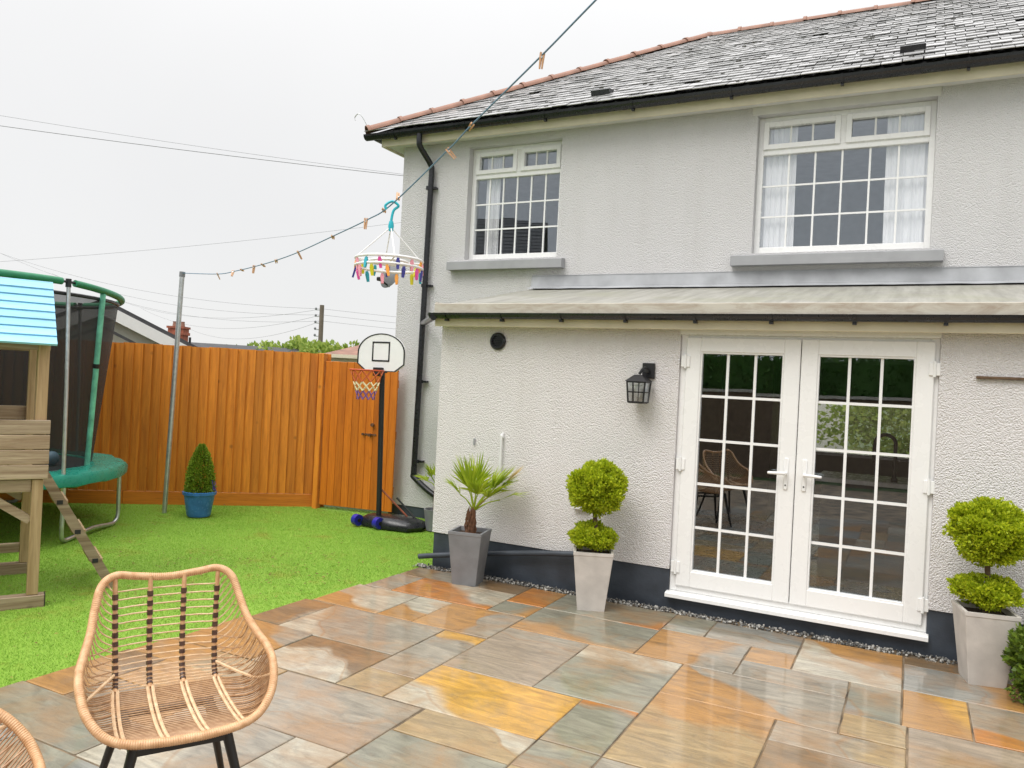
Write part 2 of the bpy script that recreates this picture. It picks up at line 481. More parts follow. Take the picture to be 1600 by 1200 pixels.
def paving_mat():
    """wet Indian sandstone: each slab carries its own two colours (ca, cb) and the line along which they meet"""
    t = NT('wet_sandstone')
    def attr(nm):
        a = t.n('ShaderNodeAttribute'); a.attribute_type = 'OBJECT'; a.attribute_name = nm; return a
    oi = t.n('ShaderNodeObjectInfo')
    tc = t.n('ShaderNodeTexCoord')
    off = t.n('ShaderNodeCombineXYZ')
    for i in range(3): t.set(off.inputs[i], t.math('MULTIPLY', oi.outputs['Random'], 23.0 + 17 * i))
    ad = t.n('ShaderNodeVectorMath'); ad.operation = 'ADD'
    t.t.links.new(tc.outputs['Object'], ad.inputs[0]); t.t.links.new(off.outputs[0], ad.inputs[1])
    v = ad.outputs[0]
    pb = attr('seam')
    sp = t.n('ShaderNodeSeparateXYZ'); t.t.links.new(pb.outputs['Vector'], sp.inputs[0])
    so = t.n('ShaderNodeSeparateXYZ'); t.t.links.new(tc.outputs['Object'], so.inputs[0])
    d = t.math('ADD', t.math('MULTIPLY', so.outputs[0], sp.outputs[0]), t.math('MULTIPLY', so.outputs[1], sp.outputs[1]))
    wob = t.math('MULTIPLY', t.math('SUBTRACT', t.noise(v, 1.7, 2, 0.4, 0.4), 0.5), 0.6)
    e = t.math('SUBTRACT', t.math('ADD', d, wob), sp.outputs[2])
    fac = t.mr(e, -0.012, t.mr(t.noise(v, 2.0, 2), 0.35, 0.65, 0.015, 0.16), 0, 1, True)
    edge = t.mr(t.math('ABSOLUTE', e), 0.0, 0.016, 0.4, 0.0, True)
    ca, cb = attr('stone_a').outputs['Color'], attr('stone_b').outputs['Color']
    c = t.mix(fac, ca, cb)
    c = t.mix(edge, c, (0.3, 0.14, 0.035))
    # bedding streaks, blotches and iron stains of the stone
    st = t.n('ShaderNodeMapping'); t.t.links.new(v, st.inputs['Vector']); st.inputs['Scale'].default_value = (2.0, 9.0, 1); st.inputs['Rotation'].default_value = (0, 0, 0.35)
    streak = t.noise(st.outputs[0], 1.6, 7, 0.62, 1.4)
    hs = t.n('ShaderNodeHueSaturation'); t.set(hs.inputs['Color'], c); t.set(hs.inputs['Value'], t.mr(streak, 0.25, 0.75, 0.5, 1.32))
    c = hs.outputs[0]
    blot = t.noise(v, 5.5, 6, 0.6, 0.5)
    c = t.mix(t.mr(blot, 0.5, 0.72, 0, 0.38), c, (0.2, 0.165, 0.12))
    c = t.mix(t.mr(t.noise(v, 2.4, 6, 0.62, 0.5), 0.46, 0.68, 0, 0.6), c, (0.34, 0.175, 0.055))
    c = t.mix(t.mr(t.noise(v, 13, 6, 0.7), 0.58, 0.72, 0, 0.4), c, (0.10, 0.08, 0.055))
    grain = t.noise(v, 120, 3)
    c = t.mix(t.mr(grain, 0.5, 0.8, 0, 0.25), c, tuple((0.1, 0.09, 0.07)))
    wet = t.noise(v, 3.2, 4, 0.55)
    ro = t.mr(wet, 0.36, 0.66, 0.012, 0.10)
    b = t.bsdf(Base_Color=c, Roughness=0.55, Specular_IOR_Level=0.4, Coat_Weight=t.mr(wet, 0.35, 0.7, 1.0, 0.75), Coat_Roughness=ro, Coat_IOR=1.52)
    riv = t.noise(st.outputs[0], 4.5, 6, 0.7, 0.8)
    h = t.math('ADD', t.math('ADD', t.math('MULTIPLY', streak, 0.7), t.math('MULTIPLY', blot, 0.6)), t.math('MULTIPLY', riv, 0.5))
    t.set(b.inputs['Normal'], t.bump(t.math('ADD', h, t.math('MULTIPLY', grain, 0.12)), 0.45, 0.010))
    t.set(b.inputs['Coat Normal'], t.bump(h, 0.06, 0.006))
    return t.done(b)
M['paving'] = paving_mat()
M['bed'] = simple('joint_mortar', (0.16, 0.115, 0.07), 0.8, var=0.75, scale=5, bump=0.8, bscale=90)

def turf_mat(name, dark, mid, tip, island=True):
    t = NT(name)
    v = t.coord('Object')
    ge = t.n('ShaderNodeNewGeometry')
    c = t.mix(ge.outputs['Random Per Island'], dark, mid) if island else mid
    c = t.mix(t.mr(t.noise(v, 0.8, 4), 0.35, 0.7, 0, 0.55), c, tip)
    # debris trodden into the pile
    moss = t.mr(t.noise(v, 2.2, 6, 0.7), 0.54, 0.68, 0, 0.6)
    c = t.mix(moss, c, (0.27, 0.27, 0.04))
    spk = t.mr(t.noise(v, 26, 2), 0.70, 0.75, 0, 0.5)
    c = t.mix(spk, c, (0.14, 0.10, 0.03))
    b = t.bsdf(Base_Color=c, Roughness=0.6, Specular_IOR_Level=0.25)
    return t.done(b)
M['turf'] = turf_mat('artificial_turf_blade', (0.15, 0.31, 0.028), (0.315, 0.535, 0.075), (0.38, 0.575, 0.095))
M['turf_base'] = turf_mat('artificial_turf_backing', (0.12, 0.23, 0.02), (0.20, 0.34, 0.04), (0.24, 0.38, 0.05), False)
M['ground'] = simple('rough_grass_ground', (0.06, 0.1, 0.03), 0.95, var=0.3, scale=0.3)

def gravel_mat():
    t = NT('grey_gravel')
    ge = t.n('ShaderNodeNewGeometry')
    c = t.mix(t.math('POWER', ge.outputs['Random Per Island'], 2.0), (0.05, 0.05, 0.048), (0.5, 0.48, 0.44))
    return t.done(t.bsdf(Base_Color=c, Roughness=0.5))
M['gravel'] = gravel_mat()

def mesh_net_mat():
    """black safety netting: fine square weave with holes"""
    t = NT('black_safety_net')
    v = t.coord('UV')
    ch = t.n('ShaderNodeTexChecker')
    tr = t.n('ShaderNodeBsdfTransparent')
    b = t.bsdf(Base_Color=(0.01, 0.01, 0.011), Roughness=0.7)
    mx = t.n('ShaderNodeMixShader')
    w = t.noise(t.coord('Object'), 3.0, 3)
    t.set(mx.inputs[0], t.mr(w, 0.3, 0.7, 0.70, 0.77))
    t.t.links.new(tr.outputs[0], mx.inputs[1]); t.t.links.new(b.outputs[0], mx.inputs[2])
    t.t.nodes.remove(ch)
    return t.done(mx)
M['net'] = mesh_net_mat()

def colour(name, c, rough=0.35): return simple(name, c, rough, var=0.06)

# ------------------------------------------------------------------ ground, patio, lawn
g = MB().add([(-600, -600, -0.09), (600, -600, -0.09), (600, 600, -0.09), (-600, 600, -0.09)], [(0, 1, 2, 3)]).build('ground', M['ground'])
tag(g, kind='structure')

# lawn: artificial turf sheet. fence line runs from FA to FB
FA, FB = Vector((-6.87, 7.99, 0)), Vector((-13.6, 2.43, 0))
LE0, LE1 = (-4.42, -0.2), (-3.955, 6.02)        # edge against the paving
lawn_poly = [LE0, LE1, (-3.93, 6.15), (-3.93, 8.2), (-5.95, 8.2), (-6.85, 8.05), (-13.7, 2.3), (-13.7, -4.5), (-4.7, -4.5)]
lw = MB().prism(lawn_poly, -0.085, -0.014, 'z').build('lawn', M['turf_base'])
tag(lw, kind='structure')

def inside(px, py, poly):
    c = np.zeros(px.shape, bool); n = len(poly); j = n - 1
    for i in range(n):
        xi, yi = poly[i]; xj, yj = poly[j]
        c ^= ((yi > py) != (yj > py)) & (px < (xj - xi) * (py - yi) / (yj - yi + 1e-12) + xi)
        j = i
    return c
rng = np.random.default_rng(5)
def blades(n, x0, x1, y0, y1):
    px = rng.uniform(x0, x1, n); py = rng.uniform(y0, y1, n)
    k = inside(px, py, lawn_poly)
    return px[k], py[k]
bx, by = [], []
for n, a in ((480000, (-9.6, -3.93, 2.0, 8.2)), (60000, (-13.7, -4.0, -1.5, 2.0)), (25000, (-13.7, -9.6, 2.0, 6.0))):
    p, q = blades(n, *a); bx.append(p); by.append(q)
bx = np.concatenate(bx); by = np.concatenate(by); nb = len(bx)
an = rng.uniform(0, 2 * np.pi, nb); hh = rng.uniform(0.008, 0.017, nb); ww = rng.uniform(0.0016, 0.0028, nb)
le = rng.uniform(0.003, 0.014, nb); la = rng.uniform(0, 2 * np.pi, nb)
V = np.zeros((nb, 3, 3))
V[:, 0] = np.c_[bx - np.cos(an) * ww, by - np.sin(an) * ww, np.full(nb, -0.016)]
V[:, 1] = np.c_[bx + np.cos(an) * ww, by + np.sin(an) * ww, np.full(nb, -0.016)]
V[:, 2] = np.c_[bx + np.cos(la) * le, by + np.sin(la) * le, -0.016 + hh]
go = link('artificial_grass', np_mesh('artificial_grass', V.reshape(-1, 3), np.arange(nb * 3).reshape(-1, 3), M['turf']))
tag(go, 'bright green artificial grass covering the lawn', 'grass', kind='stuff')

# scattered dead leaves and bits trodden into the turf
n_l = 900
lx_ = np.concatenate([rng.uniform(-9.0, -4.1, 500), rng.normal(-5.2, 0.55, 400)]); ly_ = np.concatenate([rng.uniform(2.2, 7.8, 500), rng.normal(4.9, 0.7, 400)])
k_ = inside(lx_, ly_, lawn_poly); lx_, ly_ = lx_[k_], ly_[k_]; n_l = len(lx_)
aa_ = rng.uniform(0, 6.28, n_l); ss_ = rng.uniform(0.006, 0.019, n_l); zz_ = rng.uniform(0.001, 0.008, n_l)
Vl = np.stack([np.c_[lx_ + np.cos(aa_ + j) * ss_ * w_, ly_ + np.sin(aa_ + j) * ss_ * w_, zz_ + rng.uniform(-0.003, 0.005, n_l)] for j, w_ in ((0, 1.0), (1.5, 0.45), (3.14, 1.0), (4.7, 0.45))], 1)
M['litter'] = leafy('dead_leaf', (0.10, 0.06, 0.02), (0.22, 0.15, 0.04), (0.34, 0.30, 0.06), 0.7, 0.1)
lo_ = link('leaf_litter', np_mesh('leaf_litter', Vl.reshape(-1, 3), np.arange(n_l * 4).reshape(-1, 4), M['litter']))
tag(lo_, 'scattered brown leaf litter on the green lawn', 'leaves', kind='stuff')

# patio: mortar bed with single slabs
bed = MB().prism([(LE0[0] + 0.012, LE0[1]), (LE1[0] + 0.012, LE1[1]), (-3.92, 6.15), (4.2, 6.15), (4.2, -4.5), (-4.69, -4.5)], -0.08, -0.0065, 'z').build('patio', M['bed'])
tag(bed, kind='structure')
GREY, GREEN, PINK, CREAM = (0.285, 0.25, 0.19), (0.24, 0.23, 0.17), (0.30, 0.235, 0.165), (0.44, 0.395, 0.30)
BROWN, AMBER, GOLD, ORANGE, TAN, BLUE = (0.20, 0.13, 0.065), (0.40, 0.205, 0.058), (0.52, 0.28, 0.045), (0.44, 0.165, 0.026), (0.34, 0.24, 0.115), (0.25, 0.245, 0.215)
# x0, x1, y0, y1, colour a, colour b, direction (deg) from a to b, seam offset
SL = [
 (-3.99, -3.72, 5.25, 5.72, GREY, BLUE, 40, 0.0), (-3.98, -3.43, 5.72, 6.03, BROWN, GREY, 30, -0.05),
 (-3.72, -2.82, 5.24, 5.74, ORANGE, CREAM, 62, 0.06), (-3.43, -2.82, 5.74, 6.03, GREY, BROWN, 10, -0.12),
 (-2.82, -2.49, 5.55, 6.03, ORANGE, AMBER, 20, 0.1), (-2.82, -2.49, 5.24, 5.55, GREEN, AMBER, -30, 0.03),
 (-2.49, -1.56, 4.965, 5.55, AMBER, GREEN, 80, -0.14), (-2.49, -1.56, 5.55, 6.03, GREEN, ORANGE, -62, 0.17),
 (-2.49, -1.87, 4.075, 4.965, PINK, GREY, 90, 0.3), (-1.87, -1.23, 4.075, 4.965, GREEN, CREAM, 95, 0.25),
 (-1.56, -0.92, 4.965, 5.6, AMBER, GREY, -25, 0.08), (-1.56, -1.25, 5.6, 6.03, GREEN, GREY, 0, 0.3),
 (-1.25, -0.62, 5.6, 6.03, GREY, BLUE, 100, 0.0), (-0.92, -0.62, 5.28, 5.6, AMBER, GREY, 90, 0.14),
 (-0.92, -0.27, 4.965, 5.28, GREY, AMBER, 0, 0.27), (-1.23, -0.27, 4.42, 4.965, AMBER, GREY, 48, -0.06),
 (-0.62, 0.02, 5.28, 6.03, CREAM, AMBER, 62, 0.05), (0.02, 0.36, 5.84, 6.03, BROWN, GREY, 0, 0.2),
 (0.36, 1.0, 5.84, 6.03, GREY, BROWN, 0, 0.0), (0.02, 0.66, 5.33, 5.84, BLUE, AMBER, -15, 0.05), (0.66, 1.3, 5.33, 5.84, GREEN, GREY, 10, 0.2),
 (-0.27, 0.02, 4.735, 5.28, GREEN, BLUE, 200, 0.05), (0.02, 0.36, 4.735, 5.33, AMBER, GOLD, 20, 0.0), (0.36, 1.0, 4.735, 5.33, GREY, ORANGE, -100, 0.19), (1.0, 1.9, 4.735, 5.33, PINK, GREY, 10, 0),
 (-0.27, 0.05, 4.425, 4.735, TAN, GREY, 40, 0.08), (-0.58, 0.05, 4.14, 4.42, GREY, TAN, 0, 0.06), (-0.58, 0.05, 3.5, 4.14, BROWN, PINK, 30, 0.1),
 (0.05, 0.95, 4.14, 4.735, PINK, AMBER, -40, 0.2), (0.05, 0.65, 3.5, 4.14, GREY, TAN, 0, 0.0), (0.95, 1.9, 4.14, 4.735, GREEN, GREY, 0, 0), (0.65, 1.9, 3.5, 4.14, AMBER, GREY, 0, 0),
 (-1.23, -0.58, 3.5, 4.42, TAN, AMBER, 85, 0.08), (-2.49, -1.56, 3.485, 4.075, CREAM, GOLD, 68, -0.32),
 (-1.56, -1.23, 3.5, 4.075, GREEN, ORANGE, 88, 0.2), (-1.56, -1.23, 3.2, 3.5, GREEN, PINK, -90, 0.04), (-2.21, -1.56, 3.185, 3.485, TAN, CREAM, 62, 0.12),
 (-2.22, -1.56, 2.6, 3.185, GREEN, TAN, -80, 0.05), (-3.16, -2.22, 2.87, 3.475, GREY, PINK, -70, 0.1), (-2.82, -2.49, 3.485, 3.79, TAN, GREY, 90, 0.14),
 (-2.82, -2.49, 3.79, 4.645, GREY, GOLD, 88, 0.27), (-3.47, -2.82, 3.485, 4.03, CREAM, BROWN, 70, -0.05), (-3.8, -2.82, 4.03, 4.655, GREY, CREAM, 215, 0.28),
 (-4.095, -3.8, 4.06, 4.655, BROWN, GREY, 0, 0.14), (-4.04, -3.43, 4.665, 5.24, AMBER, CREAM, 60, -0.12), (-3.43, -3.12, 4.665, 5.24, AMBER, CREAM, 75, -0.1),
 (-3.12, -2.49, 4.655, 5.24, AMBER, GREY, 0, 0.13), (-4.13, -3.47, 3.48, 4.05, AMBER, GREY, 60, 0.12), (-4.17, -3.16, 3.2, 3.475, AMBER, TAN, 0, 0), (-4.19, -3.86, 2.57, 3.2, AMBER, BROWN, 60, 0.1),
 (-3.86, -3.16, 2.87, 3.2, AMBER, GREY, 0, 0.2), (-3.86, -3.22, 2.57, 2.87, BROWN, AMBER, 0, 0),
 (-4.2, -3.22, 2.21, 2.57, GREEN, BLUE, 30, 0.3), (-3.22, -2.54, 2.21, 2.87, CREAM, GREY, 10, 0.1), (-2.54, -2.22, 2.21, 2.87, CREAM, AMBER, -50, 0.15),
 (-2.22, -1.56, 2.21, 2.6, GREY, TAN, 0, 0), (-1.56, -0.9, 2.6, 3.2, TAN, PINK, 40, 0), (-1.23, -0.58, 3.2, 3.5, GREY, PINK, 0, 0), (-0.9, -0.58, 2.6, 3.2, AMBER, TAN, 0, 0), (-1.56, -0.58, 2.21, 2.6, GREEN, GREY, 0, 0),
 (-0.58, 0.35, 2.9, 3.5, GREY, PINK, 0, 0), (0.35, 1.3, 2.9, 3.5, TAN, GREEN, 30, 0.1), (-0.58, 0.05, 2.21, 2.9, AMBER, GREY, 50, 0), (0.05, 1.3, 2.21, 2.9, GREY, TAN, 20, 0),
]
pal = [GREY, GREEN, PINK, CREAM, BROWN, AMBER, TAN, BLUE]
def fill_rows(x0, x1, y0, y1):
    y = y1
    while y > y0 + 0.05:
        h = min(random.choice((0.31, 0.61, 0.61)), y - y0); x = x0
        while x < x1 - 0.05:
            w = random.choice((0.31, 0.61, 0.92)); 
            if x + w > x1 - 0.25: w = x1 - x
            SL.append((x, x + w, y - h, y, random.choice(pal), random.choice(pal), random.uniform(0, 360), random.uniform(-0.1, 0.2)))
            x += w
        y -= h
fill_rows(1.3, 4.2, 2.21, 6.03) if False else None
for a in ((1.0, 4.2, 5.84, 6.03), (1.3, 4.2, 5.33, 5.84), (1.9, 4.2, 3.5, 5.33), (1.3, 4.2, 2.21, 3.5), (-4.22, 4.2, -0.2, 2.21)): fill_rows(*a)
for (x0, x1, y0, y1, ca, cb, dg, so) in SL:
    cx, cy = (x0 + x1) / 2, (y0 + y1) / 2
    jg = 0.0045
    mb = MB()
    hx, hy = (x1 - x0) / 2 - jg, (y1 - y0) / 2 - jg
    # slightly uneven riven edge: 12-point outline with a small arris
    def outline(s, z):
        pts = []
        for (ax, ay) in ((-1, -1), (1, -1), (1, 1), (-1, 1)):
            pts.append((ax * (hx - s), ay * (hy - s), z))
        out = []
        for i in range(4):
            a, b = Vector(pts[i]), Vector(pts[(i + 1) % 4])
            for k in (0, 0.33, 0.66):
                q = a.lerp(b, k); out.append(q)
        return out
    jit = [(random.uniform(-0.002, 0.0015), random.uniform(-0.002, 0.0015)) for _ in range(12)]
    lo = [(p.x + j[0], p.y + j[1], p.z) for p, j in zip(outline(0, -0.03), jit)]
    md = [(p.x + j[0], p.y + j[1], p.z) for p, j in zip(outline(0, -0.0035), jit)]
    hi = [(p.x + j[0], p.y + j[1], p.z) for p, j in zip(outline(0.004, 0.0), jit)]
    fs = [tuple(range(24, 36))]
    for i in range(12):
        j = (i + 1) % 12
        fs += [(i, j, 12 + j, 12 + i), (12 + i, 12 + j, 24 + j, 24 + i)]
    mb.add(lo + md + hi, fs)
    o = mb.build('paving_slab', M['paving'], bed, loc=(cx, cy, random.uniform(-0.002, 0.002)), rot=(random.uniform(-0.002, 0.002), random.uniform(-0.002, 0.002), 0))
    o['stone_a'] = tuple(float(c) for c in ca); o['stone_b'] = tuple(float(c) for c in cb)
    o['seam'] = (math.cos(R(dg)), math.sin(R(dg)), float(so))

# gravel strip along the plinth
def pebbles(name, n, x0, x1, y0, y1, zb, s0, s1, mat):
    bm = bmesh.new(); bmesh.ops.create_icosphere(bm, subdivisions=1, radius=1)
    bm.verts.index_update()
    bv = np.array([p.co[:] for p in bm.verts]); bf = np.array([[q.index for q in f.verts] for f in bm.faces]); bm.free()
    c = np.c_[rng.uniform(x0, x1, n), rng.uniform(y0, y1, n), rng.uniform(zb, zb + 0.012, n)]
    s = rng.uniform(s0, s1, (n, 1, 1)) * rng.uniform(0.55, 1.25, (n, 1, 3))
    d = 1 + rng.uniform(-0.25, 0.25, (n, len(bv), 1))
    V = bv[None] * s * d + c[:, None]
    F = bf[None] + (np.arange(n) * len(bv))[:, None, None]
    return link(name, np_mesh(name, V.reshape(-1, 3), F.reshape(-1, 3), mat))
gr = pebbles('gravel', 2600, -4.05, 4.2, 6.03, 6.14, -0.004, 0.006, 0.014, M['gravel'])
tag(gr, 'narrow strip of grey gravel along the dark plinth', 'gravel', kind='stuff')

# ------------------------------------------------------------------ the house
WY, EY = 8.2, 6.15            # front planes of the two-storey wall and of the single-storey extension
house = thing('house', 'white rendered two-storey house with slate roof and single-storey rear extension', 'house', (-1.0, 8.2, 0))

def wall_sheet(mb, x0, x1, z0, z1, y, holes, depth):
    """front sheet of a wall at y with rectangular holes, with reveals `depth` deep"""
    xs = sorted(set([x0, x1] + [h[0] for h in holes] + [h[1] for h in holes]))
    zs = sorted(set([z0, z1] + [h[2] for h in holes] + [h[3] for h in holes]))
    for i in range(len(xs) - 1):
        for j in range(len(zs) - 1):
            cx, cz = (xs[i] + xs[i + 1]) / 2, (zs[j] + zs[j + 1]) / 2
            if any(h[0] < cx < h[1] and h[2] < cz < h[3] for h in holes): continue
            mb.add([(xs[i], y, zs[j]), (xs[i + 1], y, zs[j]), (xs[i + 1], y, zs[j + 1]), (xs[i], y, zs[j + 1])], [(0, 1, 2, 3)])
    for (a, b, c, d) in holes:
        e = y + depth
        mb.add([(a, y, c), (a, e, c), (a, e, d), (a, y, d)], [(0, 1, 2, 3)])
        mb.add([(b, y, c), (b, e, c), (b, e, d), (b, y, d)], [(0, 1, 2, 3)])
        if c > z0 + 1e-6: mb.add([(a, y, c), (b, y, c), (b, e, c), (a, e, c)], [(0, 1, 2, 3)])
        mb.add([(a, y, d), (b, y, d), (b, e, d), (a, e, d)], [(0, 1, 2, 3)])

HX1 = 4.6
LWIN = (-4.975, -3.735, 3.22, 4.60)
RWIN = (-1.545, 0.075, 3.19, 4.605)
mb = MB()
wall_sheet(mb, -5.95, HX1, 0.12, 4.80, WY, [LWIN, RWIN, (-3.7, 3.4, 0.15, 2.35)], 0.24)
mb.add([(-5.95, WY, 0.12), (-5.95, 14.2, 0.12), (-5.95, 14.2, 4.72), (-5.95, WY, 4.72)], [(0, 1, 2, 3)])
mb.add([(HX1, WY, 0.12), (HX1, 14.2, 0.12), (HX1, 14.2, 4.72), (HX1, WY, 4.72)], [(0, 1, 2, 3)])
wall_sheet(mb, -5.95, HX1, 0.12, 4.80, 14.2, [(-1.5, 0.05, 0.80, 1.72)], -0.2)
mb.build('wall', M['wall'], house, world=True)
mb = MB()
mb.box(-5.935, HX1 - 0.015, WY + 0.015, 14.18, -0.085, 0.125)
mb.build('plinth', M['plinth'], house, world=True)
# extension wall with the door opening
DX0, DX1, DZ0, DZ1 = -1.675, 0.152, 0.145, 2.215
mb = MB()
wall_sheet(mb, -3.93, HX1, 0.315, 2.30, EY, [(DX0, DX1, 0.315, DZ1)], 0.1)
mb.add([(-3.93, EY, 0.315), (-3.93, WY - 0.002, 0.315), (-3.93, WY - 0.002, 2.30), (-3.93, EY, 2.30)], [(0, 1, 2, 3)])
mb.add([(HX1, EY, 0.315), (HX1, WY - 0.002, 0.315), (HX1, WY - 0.002, 2.30), (HX1, EY, 2.30)], [(0, 1, 2, 3)])
mb.build('extension_wall', M['wall_ext'], house, world=True)
mb = MB()
for (a, b, zt) in ((-3.918, DX0, 0.32), (DX0, DX1, 0.125), (DX1, HX1 - 0.012, 0.32)):
    mb.box(a, b, EY + 0.012, EY + 0.24, -0.085, zt)
mb.box(-3.918, -3.7, EY + 0.24, WY - 0.004, -0.085, 0.32)
mb.build('extension_plinth', M['plinth'], house, world=True)

# rooms behind the glass
mb = MB()
x0, x1, y0, y1, z0, z1 = -3.7, 3.4, EY + 0.245, 14.0, 0.15, 2.34
mb.add([(x0, y0, z0), (x1, y0, z0), (x1, y1, z0), (x0, y1, z0)], [(0, 1, 2, 3)])
mb.build('room_floor', M['dark_floor'], house, world=True)
mb = MB()
mb.add([(x0, y0, z1), (x1, y0, z1), (x1, y1, z1), (x0, y1, z1)], [(0, 1, 2, 3)])
mb.add([(x0, y0, z0), (x0, y1, z0), (x0, y1, z1), (x0, y0, z1)], [(0, 1, 2, 3)])
mb.add([(x1, y0, z0), (x1, y1, z0), (x1, y1, z1), (x1, y0, z1)], [(0, 1, 2, 3)])
wall_sheet(mb, x0, x1, z0, z1, y1, [(-1.5, 0.05, 0.80, 1.72)], 0.0)
wall_sheet(mb, x0, x1, z0, z1, y0, [(DX0, DX1, z0, DZ1)], -0.14)
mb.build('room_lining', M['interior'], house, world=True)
mb = MB()
for (a, b) in ((-5.8, -2.9), (-2.7, 1.6)):
    y0, y1, z0, z1 = WY + 0.25, WY + 3.4, 2.6, 4.68
    mb.add([(a, y1, z0), (b, y1, z0), (b, y1, z1), (a, y1, z1)], [(0, 1, 2, 3)])
    mb.add([(a, y0, z0), (a, y1, z0), (a, y1, z1), (a, y0, z1)], [(0, 1, 2, 3)])
    mb.add([(b, y0, z0), (b, y1, z0), (b, y1, z1), (b, y0, z1)], [(0, 1, 2, 3)])
    mb.add([(a, y0, z0), (b, y0, z0), (b, y1, z0), (a, y1, z0)], [(0, 1, 2, 3)])
    mb.add([(a, y0, z1), (b, y0, z1), (b, y1, z1), (a, y1, z1)], [(0, 1, 2, 3)])
mb.build('bedroom_lining', M['bedroom'], house, world=True)

# ---- upper windows
def frame_ring(mb, a, b, c, d, t, y0, y1, tb=None, bev=0.004):
    tb = t if tb is None else tb
    mb.box(a, a + t, y0, y1, c, d, bev); mb.box(b - t, b, y0, y1, c, d, bev)
    mb.box(a + t - 0.001, b - t + 0.001, y0 + 0.001, y1 - 0.001, c, c + tb, bev); mb.box(a + t - 0.001, b - t + 0.001, y0 + 0.001, y1 - 0.001, d - t, d, bev)

PANE_MESH = {}
def pane(parent, a, b, c, d, y, th=0.008):
    key = (round(b - a, 3), round(d - c, 3))
    if key not in PANE_MESH:
        PANE_MESH[key] = MB().box(-key[0] / 2, key[0] / 2, -th / 2, th / 2, -key[1] / 2, key[1] / 2).mesh('pane', M['glass'])
    inv = rootmat(parent).inverted()
    return link('pane', PANE_MESH[key], parent, inv @ Vector(((a + b) / 2, y, (c + d) / 2)), (random.uniform(-0.0025, 0.0025), 0, random.uniform(-0.0025, 0.0025)))

def grid_glass(parent, a, b, c, d, nx, nz, y, bw=0.018):
    """panes with glazing bars between them"""
    xs = [a + (b - a) * i / nx for i in range(nx + 1)]; zs = [c + (d - c) * j / nz for j in range(nz + 1)]
    for i in range(nx):
        for j in range(nz): pane(parent, xs[i] + 0.002, xs[i + 1] - 0.002, zs[j] + 0.002, zs[j + 1] - 0.002, y)
    for i in range(1, nx): MB().box(xs[i] - bw / 2, xs[i] + bw / 2, y - 0.010, y + 0.010, c, d).build('glazing_bar', M['upvc'], parent, world=True)
    for j in range(1, nz): MB().box(a, b, y - 0.0085, y + 0.0085, zs[j] - bw / 2, zs[j] + bw / 2).build('glazing_bar', M['upvc'], parent, world=True)

def upper_window(W, trans, mull, label):
    a, b, c, d = W
    y = WY + 0.10
    mb = MB()
    frame_ring(mb, a, b, c, d, 0.055, y, y + 0.07, 0.075)
    mb.box(a + 0.054, b - 0.054, y + 0.002, y + 0.068, trans - 0.03, trans + 0.03, 0.004)
    mb.box(mull - 0.03, mull + 0.03, y + 0.003, y + 0.067, trans + 0.029, d - 0.054, 0.004)
    w = mb.build('window', M['upvc'], house, world=True)
    w['label'] = label
    gy = y + 0.035
    grid_glass(w, a + 0.055, b - 0.055, c + 0.075, trans - 0.03, 6, 3, gy)
    for (p, q) in ((a + 0.05, mull - 0.025), (mull + 0.025, b - 0.05)):
        sb = MB(); frame_ring(sb, p, q, trans + 0.026, d - 0.05, 0.052, y - 0.018, y + 0.05)
        sb.build('sash', M['upvc'], w, world=True)
        grid_glass(w, p + 0.052, q - 0.052, trans + 0.078, d - 0.102, 3, 1, gy)
    sl = MB()
    sl.prism([(WY - 0.10, c - 0.135), (WY + 0.10, c - 0.135), (WY + 0.10, c - 0.012), (WY - 0.085, c - 0.03), (WY - 0.10, c - 0.04)], a - 0.19, b + 0.11, 'x')
    sl.build('window_sill', M['grey_sill'], w, world=True)
    return w
upper_window(LWIN, 4.255, -4.335, 'left upper window with a slate roof mirrored in it')
upper_window(RWIN, 4.245, -0.735, 'right upper window with white curtains')
# lintel panel above the right window up to the soffit
MB().box(-1.60, 0.10, WY - 0.012, WY + 0.01, 4.607, 4.688).build('lintel_board', M['pale_wall'], house, world=True)

